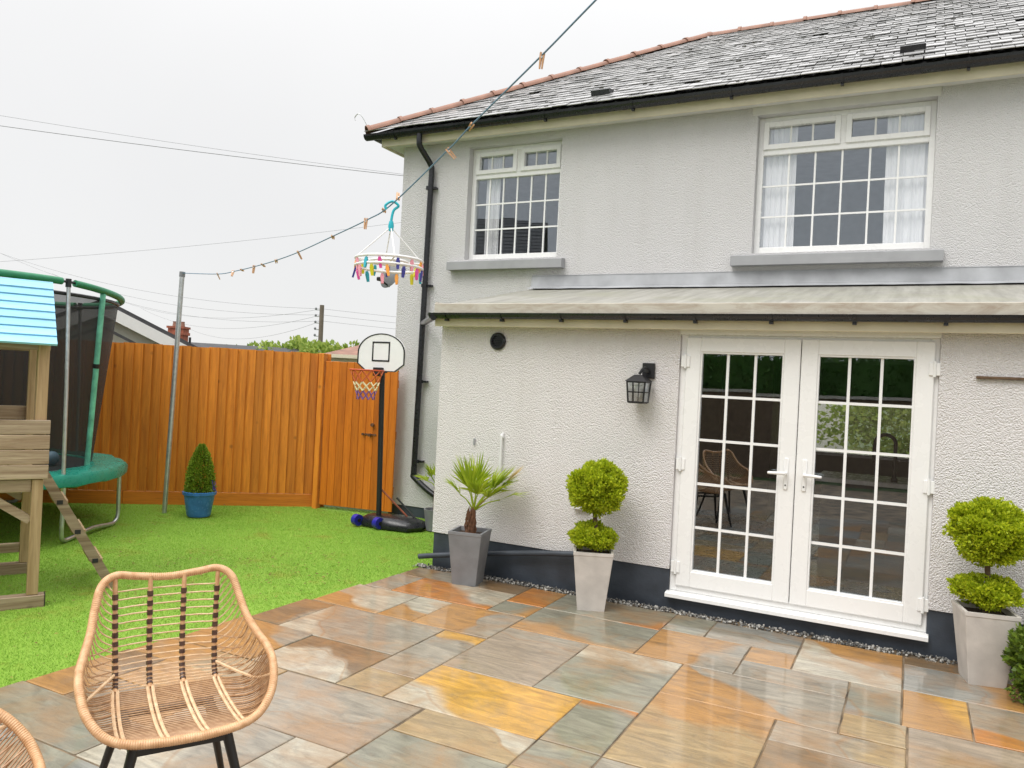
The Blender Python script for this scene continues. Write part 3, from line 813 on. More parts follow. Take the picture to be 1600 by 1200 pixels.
# ---- french doors
dy0, dy1 = EY + 0.03, EY + 0.11
mb = MB()
frame_ring(mb, DX0, DX1, DZ0, DZ1, 0.062, dy0, dy1, 0.055)
mb.build('door_frame', M['upvc'], house, world=True)
sl = MB()
sl.prism([(EY - 0.055, 0.105), (EY + 0.11, 0.105), (EY + 0.11, 0.146), (EY - 0.03, 0.142), (EY - 0.055, 0.132)], DX0 - 0.012, DX1 + 0.012, 'x')
sl.build('door_sill', M['upvc'], house, world=True)
MB().box(DX0 - 0.0, DX1 + 0.0, EY - 0.012, EY + 0.03, DZ1 - 0.02, DZ1 + 0.03).build('door_head_trim', M['upvc'], house, world=True)
def door_leaf(a, b, hs):
    y0, y1 = dy0 - 0.022, dy1 - 0.02
    c, d = DZ0 + 0.048, DZ1 - 0.042
    mb = MB()
    t = 0.118
    mb.box(a, a + t, y0, y1, c, d, 0.006); mb.box(b - t, b, y0, y1, c, d, 0.006)
    mb.box(a + t - 0.001, b - t + 0.001, y0 + 0.001, y1 - 0.001, c, c + 0.125, 0.006)
    mb.box(a + t - 0.001, b - t + 0.001, y0 + 0.001, y1 - 0.001, d - 0.115, d, 0.006)
    # glazing bead
    frame_ring(mb, a + t - 0.002, b - t + 0.002, c + 0.123, d - 0.113, 0.014, y0 + 0.008, y0 + 0.05, bev=0.003)
    lf = mb.build('door_leaf', M['upvc'], house, world=True)
    grid_glass(lf, a + t, b - t, c + 0.125, d - 0.115, 3, 5, y0 + 0.035, 0.02)
    # handle on the meeting stile, hinges on the outer stile
    hx = b - 0.062 if hs > 0 else a + 0.062
    h = MB()
    h.box(hx - 0.016, hx + 0.016, y0 - 0.012, y0, 1.04, 1.28, 0.006)
    h.tube([(hx, y0 - 0.005, 1.165), (hx, y0 - 0.055, 1.165)], 0.011, 10)
    h.tube(crom([(hx, y0 - 0.052, 1.165), (hx - hs * 0.04, y0 - 0.058, 1.165), (hx - hs * 0.125, y0 - 0.052, 1.162)], 5), [0.012] * 8 + [0.011] * 2 + [0.009], 10)
    ho = h.build('handle', M['upvc'], lf, smooth=True, world=True)
    MB().lathe([(0.006, 0), (0.006, 0.002)], 12, M=Matrix.Translation((hx, y0 - 0.0125, 1.075)) @ Matrix.Rotation(R(90), 4, 'X')).build('keyhole', M['black_metal'], lf, world=True)
    ox = a if hs > 0 else b
    for z in (0.34, 1.16, 1.98):
        q = MB()
        q.box(ox - 0.035, ox + 0.035, y0 - 0.010, y0 - 0.0005, z - 0.045, z + 0.045, 0.003)
        q.tube([(ox, y0 - 0.012, z - 0.055), (ox, y0 - 0.012, z + 0.055)], 0.010, 8)
        q.build('hinge', M['upvc'], lf, world=True)
    return lf
mid = -0.76
door_leaf(DX0 + 0.048, mid - 0.003, 1)
door_leaf(mid + 0.003, DX1 - 0.030, -1)

# ---- main roof: hip at the left end, ridge running right
K = 0.612
EXL, EYF, EZ = -6.27, 7.90, 4.83
RIDY = 11.319
T = RIDY - EYF
RZ = EZ + K * T
sl_ = math.atan(K)
roof_o = MB()
xr = HX1 + 0.3
yb = RIDY + T
pA, pB, pC, pD = (EXL, EYF, EZ - 0.03), (xr, EYF, EZ - 0.03), (xr, RIDY, RZ - 0.03), (EXL + T, RIDY, RZ - 0.03)
pE, pF = (EXL, yb, EZ - 0.03), (xr, yb, EZ - 0.03)
roof_o.add([pA, pB, pC, pD, pE, pF], [(0, 1, 2, 3), (0, 3, 4), (3, 2, 5, 4), (0, 4, 5, 1), (1, 5, 2)])
roof = roof_o.build('roof', M['slate_under'], house, world=True)
inv_h = rootmat(house).inverted()
SW, GA, SLEN = 0.175, 0.15, 0.33
def slate_box(w):
    q = MB()
    L = SLEN * 0.62
    q.add([(-w / 2, 0, 0), (w / 2, 0, 0), (w / 2, L, -0.014), (-w / 2, L, -0.014), (-w / 2, 0, 0.008), (w / 2, 0, 0.008), (w / 2, L, -0.006), (-w / 2, L, -0.006)],
          [(0, 3, 2, 1), (4, 5, 6, 7), (0, 1, 5, 4), (1, 2, 6, 5), (2, 3, 7, 6), (3, 0, 4, 7)])
    return q
slate_me = [slate_box(SW - g_).mesh('slate', M['slate']) for g_ in (0.004, 0.007, 0.012)]
slots = []
rows = int(T / math.cos(sl_) / GA)
for r_ in range(rows + 1):
    s = r_ * GA
    yy = EYF - 0.03 + s * math.cos(sl_); zz = EZ + s * math.sin(sl_) + 0.005
    if yy > RIDY - 0.05: break
    x = EXL + (yy - EYF) + 0.03 + (SW / 2 if r_ % 2 else 0) * 0.6
    off = (r_ % 2) * SW / 2
    k0 = math.ceil((x - EXL - off) / SW)
    x = EXL + off + k0 * SW
    while x < xr - 0.1:
        slots.append((x, yy, zz)); x += SW
def vis(p): return p[0] < 1.25
camp = Vector((0, 0, 1.735))
slots.sort(key=lambda p: (0 if -1.6 < p[0] < 1.05 else 1, (Vector(p) - camp).length))
rest = MB()
for i, p in enumerate(slots):
    jz = random.uniform(0, 0.004); jr = random.uniform(-0.025, 0.025)
    jt = random.uniform(-0.02, 0.012) if random.random() < 0.95 else random.uniform(-0.03, 0.02)
    e = Euler((sl_ + jt * 0.7, 0, jr * 0.3))
    pp = Vector((p[0], p[1] + random.uniform(-0.008, 0.006), p[2] + jz))
    if random.random() < 0.004: continue          # slipped slate: the dark underlay shows
    if i < 296:
        o = link('slate', random.choice(slate_me), roof, inv_h @ pp, e)
    else:
        Mx = Matrix.Translation(pp) @ e.to_matrix().to_4x4()
        q = slate_box(SW - random.choice((0.004, 0.007, 0.012)))
        rest.add([Mx @ Vector(v) for v in q.v], q.f)
ro = rest.build('slate_covering', M['slate'], roof, world=True); ro['kind'] = 'stuff'
# dark moss tufts in the joints
ms = MB()
for _ in range(420):
    x = random.uniform(-5.6, 1.6); s = random.uniform(0.02, 3.9)
    if x < EXL + s * math.cos(sl_) + 0.1: continue
    c = Vector((x, EYF + s * math.cos(sl_), EZ + s * math.sin(sl_) + 0.018))
    a = random.uniform(0.008, 0.028)
    ms.box(c.x - a, c.x + a, c.y - a * 0.7, c.y + a * 0.7, c.z - 0.012, c.z + 0.012, 0.004)
mo = ms.build('moss', M['dry_moss'], roof, world=True); mo['kind'] = 'stuff'

# hip and ridge tiles: half-round terracotta with a collar at each joint
def ridge_tile_mesh(L, r_=0.098):
    q = MB()
    def ring(x, rr, n=9):
        return [(x, rr * math.cos(math.pi * k / (n - 1)) * 1.02, rr * math.sin(math.pi * k / (n - 1)) * 0.78) for k in range(n)]
    secs = [(0, r_ + 0.016), (0.04, r_ + 0.016), (0.05, r_), (L, r_ - 0.004)]
    vs = []
    for x, rr in secs: vs += ring(x, rr)
    for x, rr in secs: vs += ring(x, rr - 0.014)
    fs = []
    n = 9; k4 = len(secs)
    for i in range(k4 - 1):
        for k in range(n - 1):
            fs.append((i * n + k, i * n + k + 1, (i + 1) * n + k + 1, (i + 1) * n + k))
            b = k4 * n
            fs.append((b + i * n + k, b + (i + 1) * n + k, b + (i + 1) * n + k + 1, b + i * n + k + 1))
    for k in range(n - 1):
        b = k4 * n
        fs.append((k, b + k, b + k + 1, k + 1))
    q.add(vs, fs)
    return q.mesh('ridge_tile', M['terracotta'], smooth=True)
RL = 0.44
rt = ridge_tile_mesh(RL + 0.01)
hipd = Vector((T, T, K * T)); hl = hipd.length; hipd.normalize()
nrm = Vector((0, 0, 1)); sidev = nrm.cross(hipd).normalized(); upv = hipd.cross(sidev)
Mh = Matrix((hipd, sidev, upv)).transposed()
p0 = Vector((EXL - 0.03, EYF - 0.03, EZ - 0.015))
nh = int(hl / RL) + 1
for i in range(nh):
    o = link('hip_tile', rt, roof, inv_h @ (p0 + hipd * RL * i + Vector((0, 0, random.uniform(-0.004, 0.006)))))
    o.rotation_euler = (Mh @ Matrix.Rotation(random.uniform(-0.05, 0.05), 3, 'X')).to_euler()
for i in range(int((xr - EXL - T) / RL) + 1):
    o = link('ridge_tile', rt, roof, inv_h @ Vector((EXL + T - 0.05 + i * RL, RIDY, RZ - 0.015 + random.uniform(-0.004, 0.006))))
    o.rotation_euler = (random.uniform(-0.05, 0.05), 0, random.uniform(-0.01, 0.01))
# two low black roof vents
for (vx, s) in ((-3.27, 0.30), (-0.155, 0.42)):
    q = MB()
    q.prism([(0, 0), (0.16, -0.0), (0.16, 0.02), (0.03, 0.075), (0.0, 0.075)], -0.11, 0.11, 'x')
    q.box(-0.14, 0.14, -0.02, 0.2, -0.01, 0.004)
    o = q.build('roof_vent', M['black_plastic'], roof)
    o.location = inv_h @ Vector((vx, EYF + s * math.cos(sl_), EZ + s * math.sin(sl_) + 0.012)); o.rotation_euler = (sl_, 0, 0)

# eaves: fascia, soffit, gutter
mb = MB()
mb.box(-6.18, xr, 8.02, 8.045, 4.665, 4.81); mb.box(-6.18, -6.155, 8.046, 14.4, 4.665, 4.81)
mb.build('fascia', M['cream'], house, world=True)
mb = MB()
mb.box(-6.154, xr, 8.046, WY - 0.002, 4.69, 4.705); mb.box(-6.154, -5.955, WY, 14.4, 4.69, 4.705)
mb.build('soffit', M['pale_wall'], house, world=True)
def gutter(name, a, b, rad, parent, brk):
    """half-round gutter from a to b with thickness; brackets as sub-parts"""
    a, b = Vector(a), Vector(b)
    d = (b - a).normalized(); s = d.cross(Vector((0, 0, 1))).normalized()
    n = 9; vs = []; fs = []
    for p in (a, b):
        for rr in (rad, rad - 0.006):
            for k in range(n):
                an_ = math.pi * (1 + k / (n - 1))
                vs.append(p + s * rr * math.cos(an_) + Vector((0, 0, rr * math.sin(an_))))
    def I(e, l, k): return e * 2 * n + l * n + k
    for k in range(n - 1):
        fs += [(I(0, 0, k), I(0, 0, k + 1), I(1, 0, k + 1), I(1, 0, k)), (I(0, 1, k), I(1, 1, k), I(1, 1, k + 1), I(0, 1, k + 1))]
        for e in (0, 1): fs.append((I(e, 0, k), I(e, 1, k), I(e, 1, k + 1), I(e, 0, k + 1)))
    for k in (0, n - 1): fs.append((I(0, 0, k), I(0, 1, k), I(1, 1, k), I(1, 0, k)))
    g_ = MB().add(vs, fs)
    # stop ends
    for p in (a, b):
        ring = [p + s * rad * math.cos(math.pi * (1 + k / (n - 1))) + Vector((0, 0, rad * math.sin(math.pi * (1 + k / (n - 1))))) for k in range(n)]
        g_.add(ring, [tuple(range(n))])
    go_ = g_.build(name, M['black_plastic'], parent, world=True)
    for t in brk:
        c = a + (b - a) * t
        q = MB()
        ring = []
        for dx in (-0.012, 0.012):
            for k in range(n):
                an_ = math.pi * (1 + k / (n - 1)); rr = rad + 0.007
                ring.append(c + d * dx + s * rr * math.cos(an_) + Vector((0, 0, rr * math.sin(an_))))
        q.add(ring, [(k, k + 1, n + k + 1, n + k) for k in range(n - 1)])
        q.box(c.x - 0.014, c.x + 0.014, c.y - 0.012, c.y + 0.03, c.z - rad - 0.020, c.z - rad - 0.002)
        q.build('gutter_bracket', M['black_plastic'], go_, world=True)
    return go_
gutter('gutter', (-6.37, 7.945, 4.805), (xr, 7.945, 4.805), 0.066, house, [0.04 + i * 0.092 for i in range(10)])
gutter('gutter', (-6.26, 14.4, 4.805), (-6.26, 8.01, 4.805), 0.06, house, [])
# main downpipe with its swan neck and foot bend
dp = MB()
PX = -5.475
dp.tube(crom([(-5.55, 7.945, 4.76), (-5.55, 7.945, 4.66), (-5.545, 7.97, 4.59), (PX - 0.01, 8.11, 4.42), (PX, 8.135, 4.34), (PX, 8.135, 4.2)], 5), 0.036, 12)
dp.tube([(PX, 8.135, 4.2), (PX - 0.02, 8.135, 2.4), (PX - 0.04, 8.135, 0.62)], 0.036, 12)
dp.tube(crom([(PX - 0.04, 8.135, 0.63), (PX - 0.04, 8.135, 0.54), (PX - 0.02, 8.135, 0.49), (PX + 0.3, 8.13, 0.30), (PX + 0.9, 8.12, 0.10)], 5), 0.037, 12)
for z in (4.12, 2.9, 1.7, 0.7):
    dp.tube([(PX - 0.02, 8.135, z - 0.02), (PX - 0.02, 8.135, z + 0.02)], 0.044, 12)
    dp.box(PX - 0.02, PX + 0.075, 8.13, 8.19, z - 0.012, z + 0.012)
dpo = dp.build('downpipe', M['black_plastic'], house, smooth=True, world=True)
# extension roof: low-pitch fibreglass sheet with upstand trim
er = MB()
ez0, ez1 = 2.408, 2.845
er.add([(-3.89, 5.985, ez0), (HX1, 5.985, ez0), (HX1, WY - 0.003, ez1), (-4.04, WY - 0.003, ez1), (-3.89, 5.985, ez0 - 0.03), (HX1, 5.985, ez0 - 0.03), (HX1, WY - 0.003, ez1 - 0.03), (-4.04, WY - 0.003, ez1 - 0.03)],
       [(0, 1, 2, 3), (4, 7, 6, 5), (0, 4, 5, 1), (0, 3, 7, 4), (1, 5, 6, 2), (3, 2, 6, 7)])
def grp_mat():
    t = NT('weathered_fibreglass_roof')
    v = t.coord('Object', (1, 1, 1))
    st = t.noise(t.coord('Object', (9, 0.8, 0.8)), 1.4, 6, 0.65)
    c = t.mix(t.mr(st, 0.35, 0.7), (0.23, 0.222, 0.195), (0.39, 0.38, 0.34))
    c = t.mix(t.mr(t.noise(v, 1.6, 6, 0.6), 0.46, 0.7, 0, 0.6), c, (0.25, 0.25, 0.17))
    c = t.mix(t.mr(t.noise(t.coord('Object', (1.1, 14, 1)), 1.2, 5, 0.6), 0.56, 0.72, 0, 0.55), c, (0.20, 0.17, 0.12))
    b = t.bsdf(Base_Color=c, Roughness=0.55)
    t.set(b.inputs['Normal'], t.bump(t.noise(v, 20, 5), 0.4, 0.005))
    return t.done(b)
M['grp'] = grp_mat()
def stained_mat():
    t = NT('stained_beige_trim')
    st = t.noise(t.coord('Object', (2.2, 1, 9)), 1.3, 7, 0.72, 0.8)
    c = t.mix(t.mr(st, 0.42, 0.72), (0.52, 0.49, 0.42), (0.31, 0.24, 0.18))
    return t.done(t.bsdf(Base_Color=c, Roughness=0.5))
M['trim'] = stained_mat()
ero = er.build('extension_roof', M['grp'], house, world=True)
q = MB()
q.box(-3.905, HX1, 5.957, 5.983, 2.335, 2.424, 0.004); q.box(-3.915, -3.892, 5.984, 6.14, 2.335, 2.44, 0.004)
q.build('edge_trim', M['trim'], ero, world=True)
q = MB()
q.add([(-3.94, 6.05, 2.385), (-3.99, WY - 0.004, 2.81), (-3.99, WY - 0.004, 2.30), (-3.94, 6.05, 2.30)], [(0, 1, 2, 3)])
q.box(-3.94, HX1, 6.03, 6.05, 2.225, 2.40, 0.003); q.box(-3.94, HX1, 6.05, EY - 0.002, 2.26, 2.275)
q.build('extension_fascia', M['cream'], house, world=True)
gutter('extension_gutter', (-3.95, 5.975, 2.338), (HX1, 5.975, 2.338), 0.05, house, [0.02 + i * 0.066 for i in range(15)])
q = MB().tube(crom([(-3.93, 5.985, 2.31), (-4.0, 6.08, 2.31), (-5.2, 7.75, 2.41), (-5.48, 8.12, 2.43)], 6), 0.034, 10)
q.build('gutter_outlet_pipe', M['black_plastic'], house, smooth=True, world=True)
# lead flashing: lengths lapped along the wall
fx = -4.03
while fx < HX1 - 0.1:
    L = min(random.uniform(1.35, 1.6), HX1 - fx)
    q = MB()
    n = 14
    vs = []
    for i in range(n + 1):
        x = fx + L * i / n
        w = random.uniform(-0.006, 0.006)
        vs += [(x, WY - 0.012, 3.0), (x, WY - 0.02 + w, 2.93), (x, WY - 0.03 + w, 2.87), (x, WY - 0.14, 2.835 + w * 0.4)]
    fs = []
    for i in range(n):
        for k in range(3): fs.append((i * 4 + k, i * 4 + k + 1, i * 4 + 4 + k + 1, i * 4 + 4 + k))
    q.add(vs, fs)
    q.box(fx, fx + L, WY - 0.016, WY + 0.002, 2.998, 3.006)
    q.build('lead_flashing', M['lead'], ero, smooth=True, world=True)
    fx += L - 0.002
# small fittings on the extension wall
q = MB()
q.lathe([(0.078, 0), (0.078, 0.018), (0.066, 0.03), (0.052, 0.03), (0.052, 0.012)], 28, M=Matrix.Translation((-3.33, EY, 2.105)) @ Matrix.Rotation(R(90), 4, 'X'))
for i in range(5): q.box(-3.375, -3.285, EY - 0.028, EY - 0.012, 2.075 + i * 0.015 - 0.002, 2.075 + i * 0.015 + 0.002)
q.build('wall_vent', M['black_plastic'], house, smooth=True, world=True)
q = MB().tube(crom([(-3.235, EY - 0.03, 0.88), (-3.235, EY - 0.03, 1.22), (-3.235, EY - 0.028, 1.27), (-3.235, EY + 0.02, 1.285)], 5), 0.011, 8)
q.box(-3.25, -3.22, EY - 0.035, EY, 1.24, 1.27, 0.004)
q.build('overflow_pipe', M['white'], house, smooth=True, world=True)
MB().box(-2.52, -2.39, EY - 0.05, EY, 0.70, 0.84, 0.008).build('meter_box', M['white'], house, world=True)
MB().box(-3.53, -3.515, EY - 0.02, EY, 1.16, 1.22, 0.003).build('cable_clip', M['lead'], house, world=True)
q = MB().tube(crom([(-3.99, 6.04, 0.095), (-3.6, 6.06, 0.165), (-2.9, 6.085, 0.275), (-2.42, 6.09, 0.335), (-2.36, 6.12, 0.34), (-2.35, 6.2, 0.34)], 5), 0.024, 10)
q.build('waste_pipe', M['plinth'], house, smooth=True, world=True)
q = MB().box(0.37, 1.6, EY - 0.03, EY - 0.004, 1.925, 1.943, 0.003); q.box(0.9, 0.93, EY - 0.02, EY + 0.01, 1.91, 1.955)
q.build('wall_rail', M['bark'], house, world=True)
q = MB().tube(crom([(-6.3, 7.88, 4.88), (-6.36, 7.85, 5.0), (-6.42, 7.83, 5.06), (-6.48, 7.83, 5.02), (-6.47, 7.83, 4.98)], 5), 0.006, 6)
q.build('hip_iron', M['steel'], roof, world=True)

# curtains and kitchen behind the glass
def curtain(name, x0, x1, z0, z1, y, label, seed):
    rnd = random.Random(seed)
    n = 60; vs = []; fs = []
    ph = rnd.uniform(0, 6)
    for i in range(n + 1):
        t = i / n; x = x0 + (x1 - x0) * t
        w = 0.012 * math.sin(t * 30 + ph) + 0.006 * math.sin(t * 71 + 1.3 * ph)
        for z in (z0, (z0 + z1) / 2, z1): vs.append((x + (0.01 if z == z0 else 0), y + w * (1.2 if z == z0 else 0.8), z))
    for i in range(n):
        for k in (0, 1): fs.append((i * 3 + k, i * 3 + 3 + k, i * 3 + 4 + k, i * 3 + k + 1))
    b = len(vs)
    vs += [(v[0], v[1] + 0.004, v[2]) for v in vs]
    fs += [tuple(reversed([q_ + b for q_ in f])) for f in fs]
    o = MB().add(vs, fs).build(name, M['cloth'], smooth=True)
    return tag(o, label, 'curtain', 'white curtains behind the upper windows')
curtain('curtain', RWIN[0] + 0.03, RWIN[0] + 0.37, 3.0, 4.66, WY + 0.195, 'white curtain at the left side of the right upper window', 1)
curtain('curtain', RWIN[1] - 0.42, RWIN[1] - 0.02, 3.0, 4.66, WY + 0.195, 'white curtain at the right side of the right upper window', 2)
curtain('curtain', LWIN[0] + 0.14, LWIN[0] + 0.34, 3.0, 4.66, WY + 0.215, 'pale curtain inside the left upper window', 3)
isl = thing('kitchen_island', 'dark kitchen island with white worktop seen through the right door', 'kitchen island', (0.3, 7.75, 0.15))
MB().box(-0.7, 1.4, 7.5, 8.1, 0.15, 1.0).build('cabinet', M['navy_unit'], isl, world=True)
MB().box(-0.75, 1.45, 7.46, 8.14, 1.0, 1.04, 0.004).build('worktop', M['worktop'], isl, world=True)
tap = MB()
tap.tube(crom([(-0.12, 7.6, 1.04), (-0.12, 7.6, 1.32), (-0.13, 7.59, 1.41), (-0.20, 7.57, 1.45), (-0.27, 7.55, 1.41), (-0.285, 7.55, 1.30), (-0.285, 7.55, 1.2)], 6), 0.016, 10)
tap.lathe([(0.028, 0), (0.028, 0.03), (0.018, 0.04)], 14, (-0.12, 7.6, 1.04))
tag(tap.build('kitchen_tap', M['black_metal'], smooth=True), 'black arched kitchen tap behind the right glass door', 'tap')
cab = thing('kitchen_cabinet', 'tall brown kitchen cupboards seen through the left glass door', 'cupboard', (-2.4, 11.0, 0.15))
for i in range(3):
    MB().box(-3.6 + i * 0.66, -2.95 + i * 0.66, 10.6, 11.2, 0.15, 2.3, 0.006).build('cupboard_unit', M['cabinet'], cab, world=True)
    MB().box(-3.56 + i * 0.66, -3.54 + i * 0.66, 10.57, 10.6, 1.1, 1.3).build('cupboard_handle', M['steel'], cab, world=True)

# ------------------------------------------------------------------ fence and gate
fd = (FB - FA); fl = fd.length; fdn = fd.normalized()
fang = math.atan2(fdn.y, fdn.x)
fence = thing('fence', 'tall orange-stained featheredge timber fence behind the lawn', 'fence', (FA.x, FA.y, 0), fang)
BW = 0.112
def board_mesh(name, w, h, mat, t0=0.006, t1=0.026):
    q = MB()       # featheredge: thick on one side, thin on the other
    q.add([(0, 0, 0), (w + 0.014, 0, 0), (w + 0.014, t0, 0), (0, t1, 0), (0, 0, h), (w + 0.014, 0, h), (w + 0.014, t0, h), (0, t1, h)],
          [(0, 3, 2, 1), (4, 5, 6, 7), (0, 1, 5, 4), (1, 2, 6, 5), (2, 3, 7, 6), (3, 0, 4, 7)])
    return q.mesh(name, mat)
# in fence space x runs away from the gate, +y is the garden side
fb_me = [board_mesh('fence_board', BW, 1.84 + d, M['fence']) for d in (0, 0.004, 0.008)]
for i in range(int(fl / BW)):
    link('fence_board', random.choice(fb_me), fence, (i * BW + random.uniform(-0.003, 0.003), random.uniform(0, 0.004), 0.155), (random.uniform(-0.003, 0.003), random.uniform(-0.003, 0.003), 0))
for i in range(int(fl / 2.4) + 1):
    MB().box(i * 2.4 + 0.002, min(i * 2.4 + 2.398, fl), 0.0, 0.028, -0.02, 0.152, 0.004).build('gravel_board', M['fence_h'], fence)
    MB().box(i * 2.4 - 0.05, i * 2.4 + 0.05, -0.10, -0.003, -0.05, 2.0, 0.004).build('fence_post', M['fence'], fence)
for z in (0.45, 1.1, 1.75):
    MB().box(0, fl, -0.06, -0.002, z - 0.03, z + 0.03).build('rail', M['fence_h'], fence)

GA_, GB_ = Vector((-6.79, 7.88, 0)), Vector((-5.76, 8.05, 0))
gd = GB_ - GA_
gate = thing('garden_gate', 'orange timber side gate between the fence and the house wall', 'gate', GA_, math.atan2(gd.y, gd.x))
gw = gd.length
GBW = gw / 10
gm = [MB().box(0.0015, GBW - 0.0015, -0.011, 0.011, 0, 1.86 + d, 0.004).mesh('gate_board', M['gate']) for d in (0, 0.003)]
for i in range(10):
    link('gate_board', gm[i % 2], gate, (i * GBW, random.uniform(-0.0015, 0.0015), 0.04), (0, 0, random.uniform(-0.01, 0.01)))
for z in (0.3, 1.0, 1.65): MB().box(0.01, gw - 0.01, 0.012, 0.045, z - 0.05, z + 0.05).build('ledge', M['gate'], gate)
MB().box(-0.085, -0.012, -0.045, 0.05, -0.05, 2.0, 0.005).build('gate_post', M['fence'], gate)
q = MB(); q.box(0.62, 0.78, -0.022, -0.012, 0.985, 1.005); q.tube([(0.73, -0.02, 1.12), (0.73, -0.05, 1.12)], 0.022, 10); q.tube([(0.70, -0.02, 0.99), (0.70, -0.055, 0.99)], 0.02, 10); q.tube([(0.60, -0.02, 0.995), (0.60, -0.045, 0.995)], 0.016, 8)
q.build('latch', M['palm_fibre'], gate, smooth=True)

# ------------------------------------------------------------------ washing line
post = thing('washing_post', 'slim grey metal washing line post standing on the lawn', 'post', (-7.84, 6.37, 0))
MB().tube([(-7.84, 6.37, -0.02), (-7.775, 6.40, 2.80)], 0.028, 14).build('post_tube', M['steel'], post, smooth=True, world=True)
MB().tube([(-7.775, 6.40, 2.80), (-7.773, 6.401, 2.86)], 0.033, 14).build('post_cap', M['grey_pot'], post, smooth=True, world=True)
post2 = thing('washing_pole', 'tall metal pole that holds the near end of the washing line', 'post', (3.2, 0.66, 0))
MB().tube([(3.2, 0.66, 0), (3.2, 0.66, 4.85)], 0.03, 12).build('post_tube', M['steel'], post2, smooth=True, world=True)
MB().tube([(3.2, 0.66, 4.85), (3.2, 0.66, 4.92)], 0.035, 12).build('post_cap', M['grey_pot'], post2, smooth=True, world=True)
LP = [(-7.775, 6.40, 2.845), (-6.38, 5.68, 2.70), (-5.8, 5.37, 2.67), (-5.23, 5.07, 2.655), (-4.75, 4.82, 2.652), (-4.28, 4.58, 2.665), (-3.66, 4.25, 2.70), (-3.16, 3.99, 2.735), (-2.86, 3.83, 2.775),
      (-2.27, 3.52, 2.965), (-2.05, 3.40, 3.045), (-1.55, 3.14, 3.215), (-1.24, 2.98, 3.33), (-0.2, 2.44, 3.71), (3.2, 0.66, 4.88)]
LC = crom(LP, 6)
tag(MB().tube(LC, 0.0042, 6).build('washing_line', M['line_blue'], smooth=True), 'thin blue-grey washing line sagging from the post up over the garden', 'washing line')

def peg_proto():
    root = thing('clothes_peg', 'x', 'clothes peg')
    pm = MB()
    pm.prism([(-0.004, 0.012), (-0.010, 0.012), (-0.012, 0.005), (-0.008, -0.06), (-0.003, -0.06), (-0.0015, -0.02)], -0.005, 0.005, 'y')
    pm.build('peg_half', M['pegwood'], root)
    pm = MB()
    pm.prism([(0.004, 0.012), (0.010, 0.012), (0.012, 0.005), (0.008, -0.06), (0.003, -0.06), (0.0015, -0.02)], -0.005, 0.005, 'y')
    pm.build('peg_half', M['pegwood'], root)
    MB().tube([(0, -0.008, -0.01), (0, 0.008, -0.01)], 0.005, 8).build('spring', M['steel'], root)
    return root
pp0 = peg_proto()
pegpos = [((-6.38, 5.68, 2.70), (0.5, 0.3, -0.6)), ((-5.85, 5.395, 2.672), (-0.6, 0, 0.5)), ((-5.6, 5.26, 2.664), (1.5, 0, 0.5)), ((-5.26, 5.085, 2.656), (0.0, 0.1, 0.2)),
          ((-5.05, 4.975, 2.653), (1.4, 0.2, 0.4)), ((-4.72, 4.80, 2.652), (1.3, -0.3, 0.8)), ((-4.28, 4.58, 2.665), (0.6, 0.2, -0.5)), ((-3.66, 4.25, 2.70), (1.45, 0.2, 0.6)), ((-3.17, 3.99, 2.735), (0.0, 0.05, 0.3)),
          ((-2.95, 3.88, 2.765), (1.5, 0.3, 0.5)), ((-2.78, 3.79, 2.80), (2.4, 0.2, 0.9)), ((-2.27, 3.52, 2.965), (0.1, -0.75, 0.4)), ((-2.06, 3.405, 3.04), (1.4, 0.6, 0.7)), ((-1.55, 3.14, 3.215), (0.15, 0.12, 0.2))]
ordn = ['first', 'second', 'third', 'fourth', 'fifth', 'sixth', 'seventh', 'eighth', 'ninth', 'tenth', 'eleventh', 'twelfth', 'thirteenth', 'fourteenth']
for i, (p, e) in enumerate(pegpos):
    o = pp0 if i == 0 else copy_tree(pp0)
    o.location = p; o.rotation_euler = e
    extra = {8: ', hanging straight down', 11: ', tilted against the upper wall', 13: ', highest of all'}.get(i, '')
    o['label'] = 'wooden peg, %s on the line from the lawn post%s' % (ordn[i], extra)
    o['group'] = 'wooden pegs on the washing line'

air = thing('clothes_airer', 'round white hanging airer with many coloured pegs below the washing line', 'airer', (-2.845, 3.822, 2.36))
AC = Vector((-2.845, 3.822, 2.44))
for (rr, zz, nm) in ((0.2, 0.0, 'outer_ring'), (0.2, -0.045, 'lower_ring'), (0.11, -0.01, 'inner_ring')):
    MB().tube([AC + Vector((rr * math.cos(a), rr * math.sin(a), zz)) for a in [2 * math.pi * k / 36 for k in range(36)]], 0.0085, 8, closed=True).build(nm, M['white'], air, smooth=True, world=True)
for k in range(4):
    a = math.pi / 4 + k * math.pi / 2
    MB().tube([AC + Vector((0.2 * math.cos(a), 0.2 * math.sin(a), 0.0)), AC + Vector((0, 0, 0.2))], 0.004, 6).build('hanger_arm', M['white'], air, world=True)
    MB().tube([AC + Vector((0.2 * math.cos(a), 0.2 * math.sin(a), -0.005)), AC + Vector((0, 0, -0.015))], 0.005, 6).build('spoke', M['white'], air, world=True)
M['cyan'] = colour('turquoise_plastic', (0.02, 0.45, 0.55))
hk = MB().tube(crom([AC + Vector((0, 0, 0.18)), AC + Vector((0, 0, 0.24)), AC + Vector((0.01, 0.005, 0.30)), AC + Vector((0.035, 0.018, 0.33)), AC + Vector((0.0, 0, 0.355)), AC + Vector((-0.035, -0.018, 0.33)), AC + Vector((-0.03, -0.015, 0.305))], 5), 0.008, 8)
hk.lathe([(0.012, 0), (0.018, 0.03), (0.012, 0.06)], 10, (AC.x, AC.y, AC.z + 0.175))
hk.build('hook', M['cyan'], air, smooth=True, world=True)
